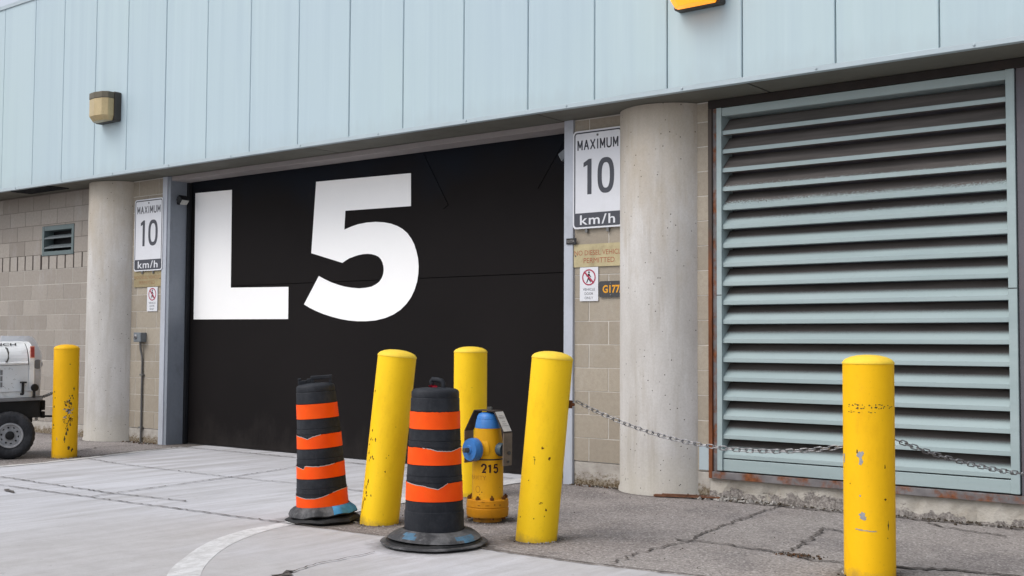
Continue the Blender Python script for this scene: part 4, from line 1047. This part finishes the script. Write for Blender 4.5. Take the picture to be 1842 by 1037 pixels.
# ------------------------------------------------------------------ hydrant
HX, HY = -5.062, -2.065
S = empty('fire_hydrant', (HX, HY, 0), 'yellow fire hydrant 215 with blue cap and bonnet among the bollards', 'fire hydrant')
d, rt = view_basis((HX, HY)); S.rotation_euler = (0, 0, math.atan2(rt.y, rt.x))
b = MB(); b.lathe([(.112, .1535), (.107, .168), (.106, .418)], 56); b.build('lower_barrel', M['hyd'], S)
b = MB(); b.lathe([(.098, -.03), (.098, .032), (.138, .034), (.143, .042), (.145, .092), (.141, .096), (.141, .100), (.145, .104), (.142, .147), (.136, .153), (.10, .153)], 56); b.build('flange', M['flange'], S)
bo = MB()
for k in range(8):
    a = 2*PI*(k+.3)/8; bo.lathe([(.014, .022), (.014, .034)], 6, cx=.128*math.cos(a), cy=.128*math.sin(a), sm=False); bo.lathe([(.014, .153), (.014, .170), (.007, .171), (.007, .178)], 6, cx=.128*math.cos(a), cy=.128*math.sin(a), sm=False)
bo.split('flange_bolt', M['rust_chip'], S)
gr_ = MB(); gr_.lathe([(.104, .4185), (.104, .428)], 48, caps=False); gr_.build('break_ring', M['strapedge'], S)
b = MB(); b.lathe([(.106, .4285), (.108, .445), (.105, .50), (.098, .56), (.090, .615), (.089, .632)], 56); b.build('upper_barrel', M['hyd'], S)
b = MB(); b.lathe([(.0905, .6325), (.090, .640), (.080, .690), (.0785, .693)], 56); b.lathe([(.0785, .6945), (.074, .712), (.064, .728), (.045, .737), (.0, .740)], 56, caps=False); b.build('bonnet', M['blue'], S)
b = MB(); b.lathe([(.020, .736), (.018, .772), (.012, .775), (0, .775)], 6, cx=.012, sm=False, caps=False); b.build('operating_nut', M['nut'], S)
def noz(ang, r, l0, l1, capm, name, nutl=.045, z=.49):
    ax = Vector((math.cos(ang), math.sin(ang), 0)); org = Vector((0, 0, z))
    nb = MB(); nb.lathe([(r*1.25, .07), (r*.95, l0-.02), (r*.95, l0)], 32, axis=ax, org=org); nb.build('nozzle', M['hyd'], S)
    c = MB(); c.lathe([(r*1.02, l0-.004), (r*1.06, l0), (r*1.06, l0+(l1-l0)*.62), (r*.98, l1), (r*.45, l1+.002), (r*.40, l1+.008), (r*.38, l1+.010)], 36, axis=ax, org=org, sm=True); cap = c.build(name, capm, S, bevel=0)
    q = MB(); q.lathe([(.020, l1), (.017, l1+nutl)], 5, axis=ax, org=org, sm=False); q.build('cap_nut', M['nut'], cap, bevel=.002)
aL = PI+math.radians(41); aR = math.radians(-39); aB = PI+math.radians(-39)
noz(aL, .074, .112, .168, M['blue'], 'pumper_cap', .05); noz(aR, .043, .100, .140, M['bluegrey'], 'hose_cap', .016); noz(aB, .043, .100, .140, M['bluegrey'], 'hose_cap', .016)
# steel strap over the bonnet
ux = Vector((math.cos(aR), math.sin(aR), 0)); vx = Vector((-ux.y, ux.x, 0)); hw = .047
sp = MB(); pts = [(.166, .385), (.168, .605), (.085, .748), (-.085, .748), (-.168, .605), (-.166, .385)]
th = .006
for i in range(len(pts)-1):
    (a0, z0), (a1, z1) = pts[i], pts[i+1]
    t = Vector((a1-a0, z1-z0)).normalized(); nn = Vector((-t.y, t.x))*th*(-1 if True else 1)
    q = [ux*a0+Vector((0, 0, z0))+vx*s_*hw for s_ in (-1, 1)]+[ux*a1+Vector((0, 0, z1))+vx*s_*hw for s_ in (1, -1)]
    off = ux*nn.x+Vector((0, 0, nn.y)); n = sp.add(q); sp.add([p_+off for p_ in q]); mi = 0 if i in (0, 4) else 1
    for f in ((0, 1, 2, 3), (4, 7, 6, 5), (0, 4, 5, 1), (1, 5, 6, 2), (2, 6, 7, 3), (3, 7, 4, 0)): sp.face([n+k for k in f], mi)
strap = sp.build('nozzle_guard', [M['strap'], M['strapedge']], S)
sb = MB(); sb.lathe([(.012, 0), (.012, .012), (0, .013)], 6, axis=ux, org=ux*.172+Vector((0, 0, .47))+vx*.01, sm=False, caps=False); sb.lathe([(.008, 0), (.008, .010), (0, .011)], 6, axis=ux, org=ux*.172+Vector((0, 0, .412))+vx*.0, sm=False, caps=False); sb.split('bolt', M['nut'], strap)
tg = MB(); t = (Vector((.085-.168, .748-.605))).normalized(); on = Vector((t.y, -t.x))
if on.y < 0: on = -on
base = lambda s_, v_, o_: ux*(.168+t.x*s_+on.x*o_)+Vector((0, 0, .605+t.y*s_+on.y*o_))+vx*v_
n = tg.add([base(.008, -.043, .0085), base(.008, .043, .0085), base(.158, .043, .0085), base(.158, -.043, .0085)]); tg.face((n, n+1, n+2, n+3)); sg = tg.build('tag_plate', M['plate_tag'], strap, fix=False)
tx = MB(); q = random.Random(4)
for i, (s_, w_) in enumerate(((.125, .020), (.113, .034), (.105, .026), (.080, .018), (.062, .022), (.048, .036))):
    x = -w_
    while x < w_:
        l = q.uniform(.004, .010); n = tx.add([base(s_, x, .0095), base(s_, min(w_, x+l), .0095), base(s_+.0045, min(w_, x+l), .0095), base(s_+.0045, x, .0095)]); tx.face((n, n+1, n+2, n+3)); x += l+.0025
tx.build('print', M['ink_soft'], sg, fix=False)
# digits and cast lettering wrapped on the barrel
def wrap(r): return lambda u, v: (r*math.sin(u/r), -r*math.cos(u/r), v)
tx = MB(); fw = wrap(.1074)
digits = {'2': [(.04, .70), (.10, .86), (.28, .97), (.5, 1.0), (.74, .96), (.92, .84), (.94, .66), (.80, .48), (.50, .28), (.16, .07), (.98, .07)], '1': [(.12, .80), (.42, .82), (.56, .98), (.56, 0)], '5': [(.92, .95), (.22, .95), (.12, .50), (.34, .60), (.60, .62), (.86, .52), (.97, .32), (.86, .12), (.58, .02), (.28, .04), (.06, .18)]}
for k_, ch in enumerate('215'):
    D_ = [Vector((-.043+.0425*k_+u_*(.032 if ch != '1' else .030), .336+v_*.056)) for u_, v_ in digits[ch]]
    for i in range(len(D_)):
        t_ = (D_[min(i+1, len(D_)-1)]-D_[max(i-1, 0)]).normalized(); q_ = Vector((-t_.y, t_.x))*.0062
        n = tx.add([fw(*(D_[i]+q_)), fw(*(D_[i]-q_))])
        if i: tx.face((n-2, n-1, n+1, n))
tx.build('lettering', M['maroon'], S, fix=False)
tx = MB(); put_text(tx, 'McAVITY', (-.088, .300), .155, .030, wrap(.1070), 0, .0)
ringp = [(-.072+.020*math.cos(2*PI*i/20), .222+.024*math.sin(2*PI*i/20)) for i in range(20)]; ringq = [(-.072+.016*math.cos(2*PI*i/20), .222+.020*math.sin(2*PI*i/20)) for i in range(20)]
fn = wrap(.1070); ring2(tx, ringp, ringq, lambda u, v: fn(u, v)); tx.build('cast_lettering', M['embossed'], S, fix=False)
rs = MB()
for u, z, su in ((-.040, .205, .0055), (.030, .178, .0055), (-.055, .188, .004), (.095, .235, .003)):
    c_ = rs.add([fn(u, z)]); K = 9; rr = [rnd.uniform(.6, 1.1) for _ in range(K)]; a_ = rs.add([fn(u+su*rr[i]*math.cos(2*PI*i/K), z+su*rr[i]*math.sin(2*PI*i/K)) for i in range(K)])
    for i in range(K): rs.face((c_, a_+i, a_+(i+1) % K))
fn = wrap(.1462)
for u, z, su, sz in ((-.03, .143, .016, .002), (.05, .125, .004, .007), (.09, .122, .010, .003), (0, .120, .018, .0018), (-.06, .12, .012, .002)):
    c_ = rs.add([fn(u, z)]); K = 9; rr = [rnd.uniform(.6, 1.1) for _ in range(K)]; a_ = rs.add([fn(u+su*rr[i]*math.cos(2*PI*i/K), z+sz*rr[i]*math.sin(2*PI*i/K)) for i in range(K)])
    for i in range(K): rs.face((c_, a_+i, a_+(i+1) % K))
rs.split('rust_spot', M['rust_chip'], S, fix=False)

# ------------------------------------------------------------------ white machine on wheels
v = Vector((-.88, .476, 0)).normalized(); rgt = Vector((-v.y*-1, 0, 0))
rgt = Vector((.476, .88, 0)).normalized()
ca = math.radians(12); rgt2 = (rgt*math.cos(ca)+v*math.sin(ca)).normalized()
S = empty('wheeled_machine', (-11.349, -2.067, 0), 'white equipment cart with black chassis and rubber wheel at the left edge', 'equipment cart', None, math.atan2(rgt2.y, rgt2.x))
S.rotation_euler = Matrix.Rotation(math.atan2(rgt2.y, rgt2.x), 3, 'Z').to_euler()
tilt = Matrix.Rotation(math.radians(-1.6), 3, 'Y')
# chassis
c = MB(); c.box((-1.9, .17, .41), (.325, .95, .590), rot=tilt, piv=(.3, .5, .5)); c.build('chassis', M['blackpaint'], S, bevel=.006)
c = MB(); c.box((-1.9, .10, .592), (.335, .98, .622), rot=tilt, piv=(.3, .5, .6)); c.build('deck', M['deck'], S, bevel=.006)
c = MB(); c.box((-1.85, .16, .623), (.24, .90, .69), rot=tilt, piv=(.3, .5, .6))
bodyw = c.build('body_base', M['white'], S, bevel=.006)
c = MB()
prof = [(.13, .69), (.13, .965), (.92, .965), (.92, .69)]
c.prism(prof, -1.85, .205, lambda y, z, x: tuple(tilt @ (Vector((x, y, z))-Vector((.3, .5, .6)))+Vector((.3, .5, .6)))); pan = c.build('side_panel', M['panel'], S, bevel=.006)
hoodp = [(.118, .968), (.105, .985), (.118, 1.0)]+[(.42-.30*math.cos(PI/2*i/9), 1.0+.21*math.sin(PI/2*i/9)) for i in range(10)]+[(.93, 1.21), (.93, .968)]
fnT = lambda y, z, x: tuple(tilt @ (Vector((x, y, z))-Vector((.3, .5, .6)))+Vector((.3, .5, .6)))
c = MB(); c.prism(hoodp, -1.85, .195, fnT, sm=False); hood = c.build('hood', M['white'], S, bevel=.004)
c = MB(); capp = [(.128, .69)]+[(.122, .96)]+[(.42-.305*math.cos(PI/2*i/9), 1.0+.205*math.sin(PI/2*i/9)) for i in range(10)]+[(.93, 1.205), (.93, .69)]
c.prism(capp, .206, .258, fnT); endc = c.build('end_post', M['white'], S, bevel=.004)
c = MB(); c.prism([(.206+.006, 1.035), (.258-.003, 1.035), (.258-.003, 1.158), (.206+.006, 1.158)], 0, 1, lambda x, z, q: tuple(tilt @ (Vector((x, .108-.012*q, z))-Vector((.3, .5, .6)))+Vector((.3, .5, .6)))); c.build('reflector_frame', M['reflector_rim'], endc)
c = MB(); c.prism([(.218, 1.046), (.250, 1.046), (.250, 1.146), (.218, 1.146)], 0, 1, lambda x, z, q: tuple(tilt @ (Vector((x, .095-.008*q, z))-Vector((.3, .5, .6)))+Vector((.3, .5, .6)))); c.build('reflector', M['reflector'], endc)
# fin plate at the end
fin = [(-.02, 1.2), (-.01, 1.262), (.29, 1.262), (.335, 1.215), (.392, 1.095), (.400, 1.05), (.396, .80), (.378, .36), (.353, .36), (.33, .62), (-.02, .62)]
c = MB(); c.prism(fin, .48, .495, lambda x, z, y: (x, y, z)); finp = c.build('end_plate', M['white_dim'], S)
c = MB()
edge = [(.29, 1.262), (.335, 1.215), (.392, 1.095), (.400, 1.05), (.396, .80), (.378, .36)]
for (x0, z0), (x1, z1) in zip(edge[:-1], edge[1:]):
    n = c.add([(x0-.008, .474, z0), (x1-.008, .474, z1), (x1+.004, .474, z1), (x0+.004, .474, z0), (x0-.008, .50, z0), (x1-.008, .50, z1), (x1+.004, .50, z1), (x0+.004, .50, z0)])
    for f in ((0, 1, 2, 3), (4, 7, 6, 5), (0, 4, 5, 1), (2, 6, 7, 3)): c.face([n+i for i in f])
c.build('edge_trim', M['white'], finp)
c = MB(); c.lathe([(.050, 0), (.050, .002), (0, .0022)], 24, axis=(0, -1, 0), org=(.365, .4785, .96), caps=False)
P = c.v; c.build('hole', paint('hole_grey', (.22, .22, .23), .7, .1, 8, 0), finp)
# vents, latch, handle, lettering
c = MB()
for zz in (.878, .815, .752):
    for i in range(3):
        for j in range(2): c.box((-.19+.045*j, .1255, zz+.020*i-.02), (-.150+.045*j, .1295, zz+.020*i-.008))
    for j in range(2): c.box((-.095+.02*j, .1255, zz-.02), (-.080+.02*j, .1295, zz+.03))
for i in range(3):
    for zz in (.878, .815, .752): c.box((-.30, .1255, zz+.020*i-.02), (-.20, .1295, zz+.020*i-.008))
c.build('vent_slots', M['deck'], pan)
q = random.Random(8); c = MB()
for k in range(22):
    x0, z0 = q.uniform(-.06, .19), q.uniform(.71, .93); a = q.uniform(-1.2, 1.2); l = q.uniform(.004, .02); ww = q.uniform(.0015, .004)
    n = c.add([(x0, .1286, z0), (x0+l*math.cos(a), .1286, z0+l*math.sin(a)), (x0+l*math.cos(a)+ww, .1286, z0+l*math.sin(a)+ww), (x0+ww, .1286, z0+ww)]); c.face((n, n+1, n+2, n+3))
put_text(c, 'D7 4480D', (.10, .945), .08, .012, lambda u, v: (u, .1286, v)) if False else None
c.build('scratches', M['scuff'], pan, fix=False)
c = MB(); c.box((.108, .085, .772), (.172, .125, .788)); c.box((.125, .09, .655), (.148, .122, .772)); c.box((.112, .085, .648), (.140, .12, .672)); c.build('latch', M['blackpaint'], pan, bevel=.004)
c = MB(); c.tube([(-.035, .125, 1.135), (-.033, .085, 1.13), (-.022, .068, 1.09), (-.020, .068, 1.03), (-.028, .085, .998), (-.03, .115, .995)], .009, 8); c.build('handle', M['nut'], hood)
t = MB(); V_, T_ = text_tris('WINCH', .34, .052, .02)
def hoodpt(u, z_):
    a = z_; return (u+.22*(a-.5)*.25, .42-.3015*math.cos(a), 1.0+.2115*math.sin(a))
n = t.add([hoodpt(-.105+u, .96+vv*4.2) for u, vv in V_])
for tr in T_: t.face([n+i for i in tr])
t.build('lettering', M['ink'], hood, fix=False)
c = MB(); c.lathe([(.036, 0), (.040, .01), (.036, .03), (.012, .034)], 24, axis=(.25, -1, 0), org=(.245, .10, .725)); c.box((.235, .09, .62), (.258, .11, .70)); c.build('rubber_stop', M['blackpaint'], S)
c = MB(); c.box((.400, .42, .47), (.440, .52, .575)); c.box((.400, .43, .385), (.442, .52, .455)); c.box((.395, .44, .40), (.41, .50, .56)); c.build('tail_light', M['blackpaint'], S, bevel=.008)
c = MB(); c.tube([(.40, .47, .405), (.78, .52, .385)], .011, 8); c.build('tow_bar', M['blackpaint'], S)
c = MB(); c.box((.18, .2, .36), (.26, .26, .41)); c.build('bracket', M['blackpaint'], S)
# wheel
wz, R_ = .243, .243
ty = MB()
pr = [(.128, .02), (.150, .004), (.190, -.004), (.218, .004), (.232, .018), (.242, .030), (.243, .075), (.243, .12), (.236, .14), (.20, .155), (.13, .15)]
def tread(p, a, r, z):
    if r > .228: k = 1-.020*(1 if math.sin(a*26+(2.2 if .03 < z < .1 else 0)) > .25 else 0); return Vector((p.x*k, p.y*k, p.z))
    return p
ty.lathe(pr, 156, axis=(0, 1, 0), org=(0, 0, wz), warp=tread, caps=False)
wheel = bpy.data.objects.new('wheel', None); COL.objects.link(wheel); wheel.parent = S; wheel.location = (0, 0, 0)
wheel.rotation_euler = (0, 0, -ca*.7)
ty.build('tyre', M['tyre'], wheel, fix=False)
rm = MB(); rm.lathe([(.130, .020), (.124, .010), (.112, .012), (.104, .040), (.060, .046), (.050, .040), (.045, .020), (.028, .016), (.0, .014)], 48, axis=(0, 1, 0), org=(0, 0, wz), caps=False); rm.build('rim', M['rim'], wheel, fix=False)
hb = MB(); hb.lathe([(.046, .0385), (.044, .012), (.030, .006), (.0, .004)], 24, axis=(0, 1, 0), org=(0, 0, wz), caps=False)
for k in range(5):
    a = 2*PI*k/5+.5; hb.lathe([(.010, .046), (.010, .030), (0, .029)], 6, axis=(0, 1, 0), org=(.080*math.cos(a), 0, wz+.080*math.sin(a)), caps=False, sm=False)
for k in range(5):
    a = 2*PI*k/5+1.1; hb.lathe([(.012, .0445), (.012, .0420), (0, .0419)], 12, axis=(0, 1, 0), org=(.088*math.cos(a), 0, wz+.088*math.sin(a)), caps=False)
hb.build('hub', M['blackpaint'], wheel, fix=False)
wheel2 = wheel.copy(); COL.objects.link(wheel2); wheel2.parent = S; wheel2.location = (0.0, .78, 0)
for ch in list(wheel.children):
    c2 = ch.copy(); COL.objects.link(c2); c2.parent = wheel2
wheel3 = wheel.copy(); COL.objects.link(wheel3); wheel3.parent = S; wheel3.location = (-1.5, 0, 0)
for ch in list(wheel.children):
    c2 = ch.copy(); COL.objects.link(c2); c2.parent = wheel3
# short chain to the scraped bollard
dF, rF = view_basis((-11.169, -1.567))
bp = Vector((-11.169, -1.567, 0))-rF*.122+dF*(-.03)
mp = Vector((-11.358, -2.0845, 0))+rgt2*.37+Vector((-rgt2.y, rgt2.x, 0))*.48
chain((mp.x, mp.y, .60), (bp.x, bp.y, .675), .012, 'short dark chain between the white machine and the scraped bollard', .03, .0045)

# ------------------------------------------------------------------ rusty strip on the ground
S_ = MB(); a, b = Vector((-4.84, -.235)), Vector((-4.33, -.10)); dd = (b-a).normalized(); nn = Vector((-dd.y, dd.x))
for w0, z0, z1, l0, l1, m_ in ((.030, .004, .020, 0, 1, 0), (.012, .0205, .028, .12, .95, 0)):
    p0, p1 = a.lerp(b, l0), a.lerp(b, l1); P = [p0+nn*w0, p0-nn*w0, p1-nn*w0*.6, p1+nn*w0*.6]
    n = S_.add([(p.x, p.y, z0+(.012 if i in (2, 3) else 0)) for i, p in enumerate(P)]); S_.add([(p.x, p.y, z1+(.006 if i in (2, 3) else 0)) for i, p in enumerate(P)])
    for f in ((0, 3, 2, 1), (4, 5, 6, 7), (0, 1, 5, 4), (1, 2, 6, 5), (2, 3, 7, 6), (3, 0, 4, 7)): S_.face([n+i for i in f], m_)
tag(S_.build('scrap_strip', M['plank'], bevel=.002), 'rusty brown strip lying at the foot of the near column', 'scrap metal')
